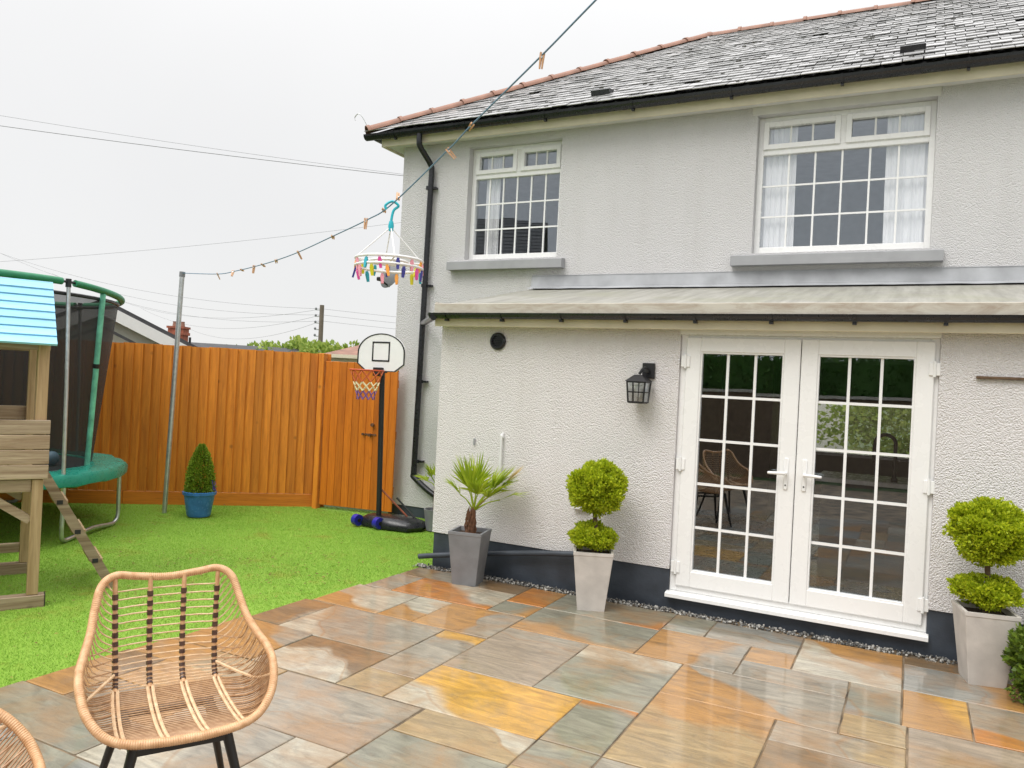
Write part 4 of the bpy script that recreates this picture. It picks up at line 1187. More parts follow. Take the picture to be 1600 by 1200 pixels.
pc = [('pink', (0.75, 0.08, 0.36)), ('yellow', (0.72, 0.66, 0.03)), ('turquoise', (0.02, 0.36, 0.45)), ('pale_pink', (0.85, 0.35, 0.42)), ('navy', (0.05, 0.05, 0.28)), ('orange', (0.85, 0.35, 0.05))]
pcm = [colour(n_ + '_peg_plastic', c_) for n_, c_ in pc]
cp = [MB().prism([(-0.006, 0.02), (0.006, 0.02), (0.012, 0.0), (0.007, -0.05), (-0.007, -0.05), (-0.012, 0.0)], -0.006, 0.006, 'y').mesh('coloured_peg', m_) for m_ in pcm]
ai = rootmat(air).inverted()
for k in range(26):
    a = 2 * math.pi * k / 26 + random.uniform(-0.06, 0.06); z = -0.02 if k % 2 else -0.065
    o = link('coloured_peg', cp[(k * 5 + k // 6) % 6], air, ai @ (AC + Vector((0.2 * math.cos(a), 0.2 * math.sin(a), z - 0.01))), (random.uniform(-0.3, 0.3), random.uniform(-0.25, 0.25), a + math.pi / 2))
    o.scale = (0.95, 0.95, 0.95)

# satellite dish on the side wall, seen past the corner
dish = thing('satellite_dish', 'dark grey satellite dish on the house corner behind the airer', 'satellite dish', (-6.0, 8.36, 3.1))
Md = Matrix.Translation((-6.16, 8.3, 3.10)) @ Matrix.Rotation(R(-18), 4, 'Z') @ Matrix.Rotation(R(68), 4, 'X')
q = MB(); prof = [(0.001, 0.0)] + [(0.03 * k, 0.0016 * k * k) for k in range(1, 8)]
q.lathe(prof, 26, M=Md @ Matrix.Scale(-1, 4, (0, 0, 1)) @ Matrix.Translation((0, 0, -0.05)))
q.build('reflector', M['grey_pot'], dish, smooth=True, world=True)
q = MB().tube([(-6.16, 8.3, 2.92), (-6.1, 8.02, 2.97)], 0.012, 8); q.box(-6.125, -6.075, 7.97, 8.07, 2.95, 3.0, 0.01)
q.build('feed_arm', M['black_metal'], dish, world=True)
MB().tube(crom([(-5.955, 8.4, 3.0), (-6.1, 8.4, 2.98), (-6.16, 8.34, 3.08)], 5), 0.016, 8).build('bracket', M['steel'], dish, world=True)

# wall lantern
lan = thing('wall_lantern', 'black square glass wall lantern left of the french doors', 'lantern', (-1.96, EY, 1.8))
lx, ly = -1.965, EY - 0.12
q = MB(); q.box(lx - 0.008, lx + 0.095, EY - 0.028, EY, 1.83, 1.955, 0.005); q.box(lx + 0.03, lx + 0.06, ly, EY - 0.02, 1.875, 1.9, 0.003)
q.tube(crom([(lx + 0.045, EY - 0.03, 1.90), (lx + 0.03, ly + 0.02, 1.91), (lx, ly, 1.86)], 5), 0.012, 8)
q.build('bracket', M['black_metal'], lan, world=True)
q = MB(); q.add([(lx - 0.09, ly - 0.09, 1.80), (lx + 0.09, ly - 0.09, 1.80), (lx + 0.09, ly + 0.09, 1.80), (lx - 0.09, ly + 0.09, 1.80), (lx - 0.03, ly - 0.03, 1.855), (lx + 0.03, ly - 0.03, 1.855), (lx + 0.03, ly + 0.03, 1.855), (lx - 0.03, ly + 0.03, 1.855)],
                [(0, 1, 2, 3), (0, 1, 5, 4), (1, 2, 6, 5), (2, 3, 7, 6), (3, 0, 4, 7), (4, 5, 6, 7)])
q.build('lantern_roof', M['black_metal'], lan, world=True)
q = MB()
for sx in (-1, 1):
    for sy in (-1, 1): q.beam((lx + sx * 0.075, ly + sy * 0.075, 1.80), (lx + sx * 0.062, ly + sy * 0.062, 1.63), 0.011, 0.011)
for z, h in ((1.635, 0.064), (1.715, 0.07), (1.795, 0.076)):
    for sx in (-1, 1):
        q.box(lx + sx * h - 0.005, lx + sx * h + 0.005, ly - h, ly + h, z - 0.005, z + 0.005); q.box(lx - h, lx + h, ly + sx * h - 0.0052, ly + sx * h + 0.0052, z - 0.0051, z + 0.0051)
for sx in (-1, 1): q.beam((lx + sx * 0.025, ly - 0.075, 1.80), (lx + sx * 0.02, ly - 0.062, 1.63), 0.006, 0.006)
q.box(lx - 0.06, lx + 0.06, ly - 0.06, ly + 0.06, 1.625, 1.632)
q.build('cage', M['black_metal'], lan, world=True)
for k in range(4):
    a = k * math.pi / 2
    Mq = Matrix.Translation((lx, ly, 0)) @ Matrix.Rotation(a, 4, 'Z')
    MB().box(-0.06, 0.06, -0.0695, -0.0665, 1.64, 1.79, M=Mq).build('glass_pane', M['glass'], lan, world=True)
MB().lathe([(0.012, 0), (0.02, 0.025), (0.026, 0.05), (0.022, 0.085), (0.008, 0.1)], 14, (lx, ly, 1.675)).build('bulb', M['white'], lan, smooth=True, world=True)

# ------------------------------------------------------------------ plants
def leaf_mesh(name, pts, nrms, size, mat, aspect=0.45, rnd=None, up=0.0, jitter=1.0):
    """one small folded leaf (two triangles) at every point, turned about the outward normal"""
    n = len(pts)
    g_ = rnd or rng
    d = nrms + g_.normal(0, 0.55 * jitter, (n, 3)); d[:, 2] += up
    d /= np.linalg.norm(d, axis=1, keepdims=True) + 1e-9
    t = np.cross(d, g_.normal(0, 1, (n, 3))); t /= np.linalg.norm(t, axis=1, keepdims=True) + 1e-9
    s = size * g_.uniform(0.6, 1.35, (n, 1))
    bn = np.cross(d, t)
    V = np.stack([pts - d * s * 0.2, pts + d * s * 0.35 + t * s * aspect, pts + d * s + bn * s * 0.12, pts + d * s * 0.35 - t * s * aspect], 1)
    F = np.arange(n * 4).reshape(-1, 4)
    return np_mesh(name, V.reshape(-1, 3), F, mat)

def clump_points(n, c, rad, nclump, csize, seed, flat=0.0, shell=0.75):
    """points gathered in clumps over an ellipsoid, so that the crown has lumps and gaps"""
    g_ = np.random.default_rng(seed)
    d = g_.normal(0, 1, (nclump, 3)); d /= np.linalg.norm(d, axis=1, keepdims=True)
    rr = shell + (1 - shell) * g_.uniform(0, 1, (nclump, 1)) ** 0.6
    rr *= g_.uniform(0.9, 1.06, (nclump, 1))
    cc = d * rr
    k = g_.integers(0, nclump, n)
    off = g_.normal(0, 1, (n, 3)); off /= np.linalg.norm(off, axis=1, keepdims=True); off *= csize * g_.uniform(0.15, 1.0, (n, 1)) ** 0.5
    P = cc[k] + off
    N = P / (np.linalg.norm(P, axis=1, keepdims=True) + 1e-9) * 0.6 + off / csize * 0.7
    return P * np.array(rad) + np.array(c), N, g_

def crown(name, parent, n, c, rad, size, mat, seed, nclump=60, csize=0.24, shell=0.72, up=0.2, aspect=0.4):
    P, N, g_ = clump_points(n, c, rad, nclump, csize, seed, shell=shell)
    return link(name, leaf_mesh(name, P, N, size, mat, aspect, g_, up), parent)

def square_pot(parent, mat, w_top, w_bot, h, rotz=0.0):
    q = MB()
    prof = [(w_bot, 0.0), (w_bot * 1.0 + (w_top - w_bot) * 0.93, h * 0.94), (w_top, h * 0.95), (w_top, h), (w_top - 0.02, h), (w_top - 0.03, h - 0.06)]
    vs, fs = [], []
    for (w, z) in prof:
        c = 0.12 * w
        for (x, y) in ((-w + c * .2, -w), (w - c * .2, -w), (w, -w + c * .2), (w, w - c * .2), (w - c * .2, w), (-w + c * .2, w), (-w, w - c * .2), (-w, -w + c * .2)): vs.append((x, y, z))
    for i in range(len(prof) - 1):
        for k in range(8): fs.append((i * 8 + k, i * 8 + (k + 1) % 8, i * 8 + 8 + (k + 1) % 8, i * 8 + 8 + k))
    fs.append(tuple(range(7, -1, -1)))
    q.add(vs, fs)
    q.build('pot', mat, parent)
    w = w_top - 0.024
    MB().add([(-w, -w, h - 0.035), (w, -w, h - 0.035), (w, w, h - 0.035), (-w, w, h - 0.035)], [(0, 1, 2, 3)]).build('soil', M['soil'], parent)

def topiary(loc, rot, label, seed, s=1.0):
    t = thing('potted_topiary', label, 'potted plant', loc, rot, 'two-tier topiaries beside the doors')
    square_pot(t, M['stone_pot'], 0.155, 0.105, 0.46)
    MB().tube(crom([(0, 0, 0.40), (0.008, 0.004, 0.6), (-0.006, 0, 0.8), (0, 0, 0.95)], 5), 0.017, 8).build('trunk', M['bark'], t, smooth=True)
    crown('lower_tier', t, 12000, (0, 0, 0.565), (0.18, 0.18, 0.10), 0.0165, M['golden_conifer'], seed, 110, 0.26, 0.45, 0.5)
    crown('crown', t, 30000, (0, 0, 0.945), (0.215, 0.215, 0.195), 0.0175, M['golden_conifer'], seed + 1, 210, 0.22, 0.55, 0.45)
    return t
topiary((-2.19, 5.79, 0), R(22), 'two-tier golden topiary in a pale tapered planter left of the doors', 21)
topiary((0.465, 5.80, 0), R(12), 'two-tier golden topiary in a pale tapered planter right of the doors', 31)

def fan_frond(parent, base, tip, n, leaf_len, spread, mat, droop, seed, fold=0.25):
    """fan palm leaf: petiole and a half-fan of pleated blades"""
    rd = random.Random(seed)
    base, tip = Vector(base), Vector(tip)
    d = (tip - base).normalized()
    midp = base.lerp(tip, 0.5) + Vector((0, 0, 0.02))
    q = MB().tube(crom([base, midp, tip], 4), [0.007] * 4 + [0.005] * 5, 6)
    side = d.cross(Vector((0, 0, 1)));
    if side.length < 0.05: side = Vector((1, 0, 0))
    side.normalize(); nrm_ = side.cross(d)
    for i in range(n):
        a = (i / (n - 1) - 0.5) * spread + rd.uniform(-0.04, 0.04)
        L = leaf_len * (0.72 + 0.28 * math.cos(a * 0.9)) * rd.uniform(0.88, 1.06)
        dir_ = (d * math.cos(a) + side * math.sin(a) + nrm_ * rd.uniform(-0.1, 0.12) + nrm_ * fold * abs(math.sin(a)) * 0.6).normalized()
        w_ = dir_.cross(nrm_).normalized()
        p0_ = tip; p1_ = tip + dir_ * L * 0.5; p2_ = tip + dir_ * L + Vector((0, 0, -droop * rd.uniform(0.2, 1.2)))
        ww_ = 0.0095
        q.add([p0_ - w_ * 0.002, p0_ + w_ * 0.002, p1_ - w_ * ww_, p1_ + nrm_ * 0.005, p1_ + w_ * ww_, p2_], [(0, 1, 3, 2), (1, 4, 3), (2, 3, 5), (3, 4, 5)])
    return q.build('frond', mat, parent)

palm = thing('potted_palm', 'small fan palm in a mid-grey tapered square planter by the wall', 'potted plant', (-3.34, 5.83, 0), R(12))
square_pot(palm, M['grey_pot'], 0.15, 0.105, 0.455)
q = MB()
q.tube(crom([(0, 0, 0.40), (0.008, 0, 0.5), (0.016, 0.005, 0.58), (0.022, 0.01, 0.66)], 4), [0.05, 0.047, 0.044, 0.041, 0.038, 0.035, 0.032, 0.029, 0.026, 0.023, 0.02, 0.017, 0.014], 10)
for k in range(24):
    a = k * 2.4; z = 0.42 + 0.0068 * k; rr = 1 - k * 0.016
    q.tube([(0.036 * rr * math.cos(a), 0.036 * rr * math.sin(a), z), (0.052 * rr * math.cos(a), 0.052 * rr * math.sin(a), z + 0.045), (0.046 * rr * math.cos(a), 0.046 * rr * math.sin(a), z + 0.085)], [0.012, 0.008, 0.002], 5)
q.build('trunk', M['palm_fibre'], palm, smooth=True)
ct = (0.02, 0.01, 0.62)
for k, (tp_, n_, L_, sp_, dr_) in enumerate((
        ((0.00, -0.04, 0.80), 26, 0.33, 2.0, 0.01), ((-0.05, 0.03, 0.82), 26, 0.31, 2.2, 0.01), ((0.03, 0.03, 0.84), 24, 0.30, 2.0, 0.01), ((0.19, -0.02, 0.82), 24, 0.31, 1.8, 0.02),
        ((0.17, -0.09, 0.76), 22, 0.28, 2.0, 0.05), ((0.13, 0.09, 0.80), 22, 0.28, 1.9, 0.03), ((0.22, 0.03, 0.80), 22, 0.26, 1.7, 0.06), ((-0.09, -0.05, 0.76), 20, 0.24, 2.0, 0.04), ((0.08, -0.10, 0.78), 22, 0.26, 2.2, 0.03))):
    fan_frond(palm, ct, tp_, n_, L_, sp_, M['palm_leaf'], dr_, 1 + k)
q = fan_frond(palm, ct, (0.27, 0.03, 0.86), 11, 0.26, 0.7, M['pot_tan'], 0.01, 18); q['label'] = 'frond with dry yellow tips'
q = fan_frond(palm, ct, (0.26, -0.02, 0.74), 4, 0.30, 0.12, M['palm_leaf'], 0.10, 19)

sp = thing('potted_palm', 'small green palm half hidden behind the extension corner', 'potted plant', (-4.84, 7.62, 0))
MB().lathe([(0.10, 0), (0.13, 0.22), (0.135, 0.24), (0.12, 0.24), (0.115, 0.2)], 20).build('pot', M['grey_pot'], sp, smooth=True)
MB().tube([(0, 0, 0.2), (0, 0, 0.5)], 0.03, 8).build('trunk', M['palm_fibre'], sp)
for k, tp in enumerate(((-0.06, -0.02, 0.60), (-0.13, 0.0, 0.55), (-0.04, -0.06, 0.62), (0.05, 0.0, 0.62), (-0.02, 0.05, 0.60))):
    fan_frond(sp, (0, 0, 0.48), tp, 14, 0.2, 2.0, M['palm_leaf'], 0.03, 40 + k)

bp = thing('potted_box_cone', 'clipped green cone shrub in a round blue pot in front of the fence', 'potted plant', (-7.38, 6.47, 0))
MB().lathe([(0.125, 0), (0.135, 0.02), (0.172, 0.25), (0.19, 0.255), (0.192, 0.285), (0.168, 0.29), (0.16, 0.25)], 30).build('pot', M['blue_pot'], bp, smooth=True)
MB().lathe([(0.158, 0.0), (0.15, 0.01)], 20, (0, 0, 0.25)).build('soil', M['soil'], bp)
MB().tube([(0, 0, 0.2), (0, 0, 0.5)], 0.015, 6).build('stem', M['bark'], bp)
g_ = np.random.default_rng(8)
n = 9000
tz = g_.uniform(0, 1, n) ** 1.15
pr = 0.135 * (1 - tz ** 2.6) + 0.022
lump = 1 + 0.1 * np.sin(tz * 23 + g_.integers(0, 9, n))
aa = g_.uniform(0, 2 * np.pi, n); rr = pr * lump * g_.uniform(0.72, 1.0, n)
P_ = np.c_[rr * np.cos(aa), rr * np.sin(aa), 0.275 + 0.56 * tz]
N_ = np.c_[np.cos(aa), np.sin(aa), np.full(n, 0.5)]
link('crown', leaf_mesh('crown', P_, N_, 0.017, M['box_leaf'], 0.5, g_, 0.4), bp)
q = MB()
M['pansy'] = colour('purple_petal', (0.12, 0.08, 0.42), 0.6)
for k in range(9):
    c = Vector((0.15 + random.uniform(-0.03, 0.04), 0.06 + random.uniform(-0.05, 0.04), 0.31 + random.uniform(0, 0.11)))
    a = random.uniform(0, 3)
    for j in range(5):
        b = a + j * 1.256; dv = Vector((math.cos(b) * 0.8, -0.3, math.sin(b)))* 0.02
        q.add([c, c + dv + Vector((0.006, 0, 0)), c + dv * 1.35, c + dv - Vector((0.006, 0, 0.004))], [(0, 1, 2, 3)])
    q.tube([(0.14, 0.05, 0.27), c], 0.002, 4)
q.build('flower', M['pansy'], bp)

sh = thing('shrub', 'dark green bushy conifer shrub at the right edge of the patio', 'shrub', (0.80, 5.55, 0))
MB().tube([(0, 0, -0.01), (0.01, 0, 0.3)], 0.02, 8).build('trunk', M['bark'], sh)
crown('crown', sh, 11000, (0, 0, 0.24), (0.23, 0.23, 0.25), 0.026, M['shrub_leaf'], 55, 120, 0.25, 0.55, 0.3)

# ------------------------------------------------------------------ basketball stand
bk = thing('basketball_stand', 'portable basketball stand with white arched backboard beside the gate', 'basketball hoop', (-5.46, 7.38, 0))
bx0, by0 = -5.46, 7.38
MB().tube([(bx0, by0, 0.06), (bx0 - 0.04, by0 - 0.02, 1.86)], 0.031, 14).build('pole', M['black_metal'], bk, smooth=True, world=True)
bc = Vector((bx0 - 0.03, by0 - 0.075, 2.0))
def board_outline(s):
    pts = [(-0.335 * s, -0.12 * s), (-0.21 * s, -0.205 * s), (0.21 * s, -0.205 * s), (0.335 * s, -0.12 * s)]
    pts += [(0.335 * s * math.cos(math.pi * k / 20), 0.01 + 0.225 * s * math.sin(math.pi * k / 20)) for k in range(0, 21)]
    return pts
def plate(out, y0, y1): return MB().prism([(bc.x + a, bc.z + b) for a, b in out], bc.y + y0, bc.y + y1, 'y')
plate(board_outline(1.0), 0.0, 0.022).build('backboard', M['white'], bk, world=True)
def ring_strip(o_out, o_in, y0, y1):
    n = len(o_out); q = MB()
    vs = [(bc.x + a, bc.y + y, bc.z + b) for y in (y0, y1) for o_ in (o_out, o_in) for a, b in o_]
    fs = []
    for i in range(n):
        j = (i + 1) % n
        fs += [(i, j, n + j, n + i), (2 * n + i, 3 * n + i, 3 * n + j, 2 * n + j), (i, 2 * n + i, 2 * n + j, j), (n + i, n + j, 3 * n + j, 3 * n + i)]
    return q.add(vs, fs)
ring_strip(board_outline(1.005), board_outline(0.955), -0.004, 0.001).build('border', M['black_metal'], bk, world=True)
sq_o = [(-0.125, -0.09), (0.125, -0.09), (0.125, 0.14), (-0.125, 0.14)]; sq_i = [(-0.108, -0.073), (0.108, -0.073), (0.108, 0.123), (-0.108, 0.123)]
ring_strip(sq_o, sq_i, -0.004, 0.001).build('target_square', M['black_metal'], bk, world=True)
hc = bc + Vector((-0.005, -0.235, -0.20))
MB().tube([hc + Vector((0.19 * math.cos(a), 0.19 * math.sin(a), 0)) for a in [2 * math.pi * k / 32 for k in range(32)]], 0.009, 8, closed=True).build('rim', M['orange_rim'], bk, smooth=True, world=True)
q = MB().box(hc.x - 0.06, hc.x + 0.06, bc.y - 0.055, bc.y - 0.004, hc.z - 0.06, hc.z + 0.04, 0.005)
q.box(bx0 - 0.075, bx0 + 0.0, by0 - 0.06, by0 + 0.03, 1.78, 1.9, 0.004)
q.build('rim_bracket', M['black_metal'], bk, world=True)
def net_ring(k, t):
    rr = 0.185 - 0.085 * min(1, t * 1.15) ; return [hc + Vector((rr * math.cos(a), rr * math.sin(a), -0.33 * t)) for a in [2 * math.pi * (i + 0.5 * k) / 10 for i in range(10)]]
levels = [0, 0.2, 0.4, 0.55, 0.7, 0.85, 1.0]
for mat_, rg in ((M['net_orange'], (0, 1)), (M['net_cream'], (2, 3)), (M['net_purple'], (4, 5))):
    q = MB()
    for lv in rg:
        A_, B_ = net_ring(lv % 2, levels[lv]), net_ring((lv + 1) % 2, levels[lv + 1])
        for i in range(10):
            q.tube([A_[i], B_[i]], 0.006, 5); q.tube([A_[i], B_[(i + (1 if lv % 2 else -1)) % 10]], 0.006, 5)
    q.build('net', mat_, bk, world=True)
q = MB()
# moulded tank, rounded and tapering towards the back, runs right of the pole
tk = [(-0.28, -0.02), (-0.2, -0.12), (0.1, -0.14), (0.42, -0.1), (0.5, 0.06), (0.46, 0.24), (0.2, 0.3), (-0.1, 0.22), (-0.26, 0.12)]
vs, fs = [], []
for (s, z) in ((1.0, 0.005), (1.03, 0.04), (0.94, 0.09), (0.72, 0.125)):
    for (a, b) in tk: vs.append((bx0 + 0.05 + a * s, by0 + b * s, z))
for i in range(3):
    for k in range(9): fs.append((i * 9 + k, i * 9 + (k + 1) % 9, i * 9 + 9 + (k + 1) % 9, i * 9 + 9 + k))
fs += [tuple(range(8, -1, -1)), tuple(range(27, 36))]
q.add(vs, fs).build('base_tank', M['black_plastic'], bk, smooth=True, world=True)
for dx in (-0.2, 0.1):
    q = MB().tube([(bx0 + dx - 0.035, by0 - 0.13, 0.065), (bx0 + dx + 0.035, by0 - 0.15, 0.065)], 0.065, 18)
    w = q.build('wheel', M['road_blue'], bk, smooth=True, world=True)
    MB().tube([(bx0 + dx - 0.04, by0 - 0.1285, 0.065), (bx0 + dx + 0.04, by0 - 0.1515, 0.065)], 0.022, 12).build('hub', M['black_metal'], w, world=True)
MB().tube([(bx0 - 0.005, by0 + 0.02, 0.43), (bx0 + 0.30, by0 + 0.18, 0.1)], 0.011, 8).build('strut', M['brick'], bk, world=True)
MB().tube([(bx0 + 0.15, by0 + 0.13, 0.33), (bx0 + 0.42, by0 + 0.16, 0.1)], 0.012, 8).build('strut', M['black_metal'], bk, world=True)
tb = MB().lathe([(0.001, 0)] + [(0.045 * math.sin(math.pi * k / 10), 0.045 - 0.045 * math.cos(math.pi * k / 10)) for k in range(1, 10)] + [(0.001, 0.09)], 16)
q = MB().add(tb.v, tb.f).build('toy_ball', M['cyan'], None, smooth=True, loc=(-4.85, 7.63, -0.01))
tag(q, 'small turquoise ball on the grass beside the extension corner', 'ball')

# ------------------------------------------------------------------ trampoline
TC = Vector((-8.6, 4.46, 0))
tr = thing('trampoline', 'round trampoline with teal padding, green top rail and black safety net', 'trampoline', TC)
def pol(r_, a, z): return Vector((r_ * math.cos(a), r_ * math.sin(a), z))
TR, ZR = 1.43, 2.485
poles = [0.12, 1.75, 2.7, 3.6, 4.5, 5.4]
# padded top rail in six curved lengths with a bare joint at each pole
for k in range(6):
    a0, a1 = poles[k] + 0.05, poles[(k + 1) % 6] + (2 * math.pi if k == 5 else 0) - 0.05
    MB().tube([pol(TR, a0 + (a1 - a0) * i / 22, ZR - 0.085 * max(0.0, math.sin(a0 + (a1 - a0) * i / 22 - 0.12))) for i in range(23)], 0.034, 12).build('top_rail', M['green_foam'], tr, smooth=True)
    zk = ZR - 0.085 * max(0.0, math.sin(poles[k] - 0.12))
    MB().tube([pol(TR, poles[k] + d, zk) for d in (-0.06, 0, 0.06)], 0.012, 8).build('rail_joint', M['black_metal'], tr)
    MB().tube([pol(1.49, poles[k], 0.5), pol(1.47, poles[k], 1.5), pol(TR, poles[k], zk + 0.02)], 0.019, 10).build('pole', M['steel'], tr, smooth=True)
    MB().tube([pol(TR, poles[k], zk - 0.05), pol(TR, poles[k], zk + 0.03)], 0.026, 10).build('pole_cap', M['black_metal'], tr)
    if k in (0, 2, 4):
        b0 = pol(1.24, poles[k] + 0.52, 0.66); b1 = pol(TR, poles[k] + 0.33, ZR - 0.03 - 0.085 * max(0.0, math.sin(poles[k] + 0.21)))
        MB().tube([b0.lerp(b1, t) for t in (0, 0.25, 0.5, 0.75, 1)], 0.028, 10).build('pole_sleeve', M['mint_foam'], tr, smooth=True)
        MB().tube([b0.lerp(b1, 0.575), b0.lerp(b1, 0.60)], 0.032, 10).build('strap', M['black_metal'], tr)
q = MB()
n = 64; prof = [(1.21, 0.655), (1.30, 0.675), (1.45, 0.672), (1.535, 0.655), (1.56, 0.62), (1.555, 0.545), (1.53, 0.535), (1.5, 0.60), (1.21, 0.63)]
vs = []; fs = []
for i in range(n):
    a = 2 * math.pi * i / n; w = 0.008 * math.sin(i * 2.3) + 0.006 * math.sin(i * 5.1)
    for j, (r_, z) in enumerate(prof): vs.append(pol(r_ + (w if 2 < j < 7 else 0), a, z + w * (0.8 if j < 6 else 1.2)))
m_ = len(prof)
for i in range(n):
    for j in range(m_):
        fs.append((i * m_ + j, i * m_ + (j + 1) % m_, ((i + 1) % n) * m_ + (j + 1) % m_, ((i + 1) % n) * m_ + j))
q.add(vs, fs).build('safety_pad', M['teal_pvc'], tr, smooth=True)
MB().tube([pol(1.5, 2 * math.pi * k / 48, 0.585) for k in range(48)], 0.022, 8, closed=True).build('frame_ring', M['steel'], tr, smooth=True)
MB().lathe([(1.22, 0), (1.22, 0.006)], 48, (0, 0, 0.635)).build('jumping_mat', M['grey_rubber'], tr)
for k in range(3):
    a0 = 0.12 + k * 2 * math.pi / 3; a1 = a0 + 0.73
    p = [pol(1.5, a0, 0.58), pol(1.5, a0, 0.30), pol(1.5, a0, 0.09), pol(1.47, a0 + 0.035, 0.022), pol(1.44, a0 + 0.12, 0.022), pol(1.405, (a0 + a1) / 2, 0.05), pol(1.44, a1 - 0.12, 0.022), pol(1.47, a1 - 0.035, 0.022), pol(1.5, a1, 0.09), pol(1.5, a1, 0.30), pol(1.5, a1, 0.58)]
    MB().tube(crom(p, 5), 0.021, 10).build('leg', M['steel'], tr, smooth=True)
nt = MB(); n = 72; zs = [0.66, 1.2, 1.8, 2.36]
vs = []
for z in zs:
    t = (z - 0.66) / 1.7
    for i in range(n): vs.append(pol(1.215 + (1.395 - 1.215) * t + 0.004 * math.sin(i * 1.9), 2 * math.pi * i / n, z))
fs = [(j * n + i, j * n + (i + 1) % n, (j + 1) * n + (i + 1) % n, (j + 1) * n + i) for j in range(3) for i in range(n)]
nt.add(vs, fs).build('safety_net', M['net'], tr, smooth=True)
MB().tube([pol(1.398, 2 * math.pi * k / 48, 2.375) for k in range(48)], 0.018, 6, closed=True).build('net_hem', M['black_metal'], tr)
q = MB().lathe([(0.001, 0)] + [(0.075 * math.sin(math.pi * k / 10), 0.075 - 0.075 * math.cos(math.pi * k / 10)) for k in range(1, 10)] + [(0.001, 0.15)], 18)
o = q.build('ball', colour('pale_blue_ball_plastic', (0.25, 0.42, 0.55)), None, smooth=True, loc=(-7.92, 5.02, 0.641))
tag(o, 'pale blue ball lying on the trampoline inside the net', 'ball')

# ------------------------------------------------------------------ raised playhouse
ph = thing('playhouse', 'weathered timber play tower with pale blue boarded roof and ladder', 'playhouse', (-5.48, 3.38, 0), R(-28))
def pbox(name, x0, x1, y0, y1, z0, z1, mat, parent=None, bev=0.004): return MB().box(x0, x1, y0, y1, z0, z1, bev).build(name, mat, parent or ph)
DEP, LEN = 1.05, 1.7
for (x, y) in ((0, 0), (-DEP, 0), (0, -LEN), (-DEP, -LEN)):
    pbox('leg', x - 0.035, x + 0.035, y - 0.035, y + 0.035, 0.075, 0.89, M['play_wood'])
    pbox('post', x - 0.035, x + 0.035, y - 0.035, y + 0.035, 0.892, 1.86, M['play_wood'])
pbox('post', -0.12, -0.07, -0.035, 0.035, 1.0, 1.86, M['play_wood'])
for x in (0.0, -DEP): pbox('base_beam', x - 0.045, x + 0.045, -LEN - 0.08, 0.075, -0.02, 0.073, M['play_wood_y'])
pbox('beam_end', -0.0455, 0.0455, 0.076, 0.08, -0.02, 0.073, M['grey_rubber'], bev=0)
for x in (0.0,): pbox('floor_beam', x - 0.02, x + 0.02, -LEN, -0.036, 0.80, 0.888, M['play_wood_y'])
pbox('floor_beam', -DEP - 0.02, -DEP + 0.02, -LEN, -0.036, 0.80, 0.888, M['play_wood_y'])
pbox('cross_beam', -DEP, -0.036, -0.02, 0.02, 0.80, 0.886, M['play_wood'])
for i in range(11): pbox('floor_board', -DEP, 0.0, -LEN + i * 0.155, -LEN + i * 0.155 + 0.148, 0.890, 0.908, M['play_wood'])
for i in range(4): pbox('side_board', 0.037, 0.053, -LEN - 0.06, 0.06, 0.895 + i * 0.105, 0.895 + i * 0.105 + 0.1, M['play_wood_y'])
for i in range(4): pbox('side_board', -DEP - 0.053, -DEP - 0.037, -LEN - 0.06, 0.06, 0.895 + i * 0.115, 0.895 + i * 0.115 + 0.11, M['play_wood_y'])
pbox('lower_rail', -DEP - 0.02, -DEP + 0.02, -LEN, -0.036, 0.16, 0.235, M['play_wood_y'])
MB().beam((0, -0.40, 0.86), (0, -0.035, 0.60), 0.04, 0.055).build('brace', M['play_wood_y'], ph)
MB().beam((0, -LEN + 0.40, 0.86), (0, -LEN + 0.035, 0.60), 0.04, 0.055).build('brace', M['play_wood_y'], ph)
MB().beam((-DEP, -0.40, 0.86), (-DEP, -0.035, 0.60), 0.04, 0.055).build('brace', M['play_wood_y'], ph)
# gabled roof of lapped boards, both slopes
ex, ez, rx, rz = 0.13, 1.83, -DEP / 2, 2.315
for side in (0, 1):
    for i in range(8):
        t0, t1 = i / 8, (i + 1) / 8 + 0.02
        a = Vector((ex + (rx - ex) * t0, 0, ez + (rz - ez) * t0)); b = Vector((ex + (rx - ex) * t1, 0, ez + (rz - ez) * t1))
        if side: a.x = -DEP - a.x; b.x = -DEP - b.x
        nrm_ = Vector((0.6, 0, 0.72)) if not side else Vector((-0.6, 0, 0.72))
        q = MB(); lo, hi = nrm_ * 0.012, nrm_ * 0.0
        y0, y1 = -LEN - 0.14, 0.07
        ps = [a + nrm_ * 0.008, b - nrm_ * 0.006, b + nrm_ * 0.012, a + nrm_ * 0.026]
        q.add([(p.x, y0, p.z) for p in ps] + [(p.x, y1, p.z) for p in ps], [(0, 1, 2, 3), (7, 6, 5, 4), (0, 4, 5, 1), (1, 5, 6, 2), (2, 6, 7, 3), (3, 7, 4, 0)])
        q.build('roof_board', M['play_blue'], ph)
for x in (0.0, -DEP): pbox('eaves_beam', x - 0.03, x + 0.03, -LEN, 0.04, 1.80, 1.862, M['play_wood_y'])
# ladder at the far end
for x in (-0.30, -0.80):
    MB().beam((x, 0.05, 0.90), (x, 0.56, -0.02), 0.035, 0.07).build('ladder_side', M['play_wood_y'], ph)
for k, t in enumerate((0.25, 0.5, 0.75)):
    y, z = 0.05 + 0.51 * t, 0.90 - 0.92 * t
    pbox('tread', -0.78, -0.32, y - 0.045, y + 0.05, z - 0.012, z + 0.012, M['play_wood'])
    MB().box(-0.2825, -0.277, y - 0.028, y + 0.012, z - 0.014, z + 0.018).build('tread_bracket', M['grey_rubber'], ph)

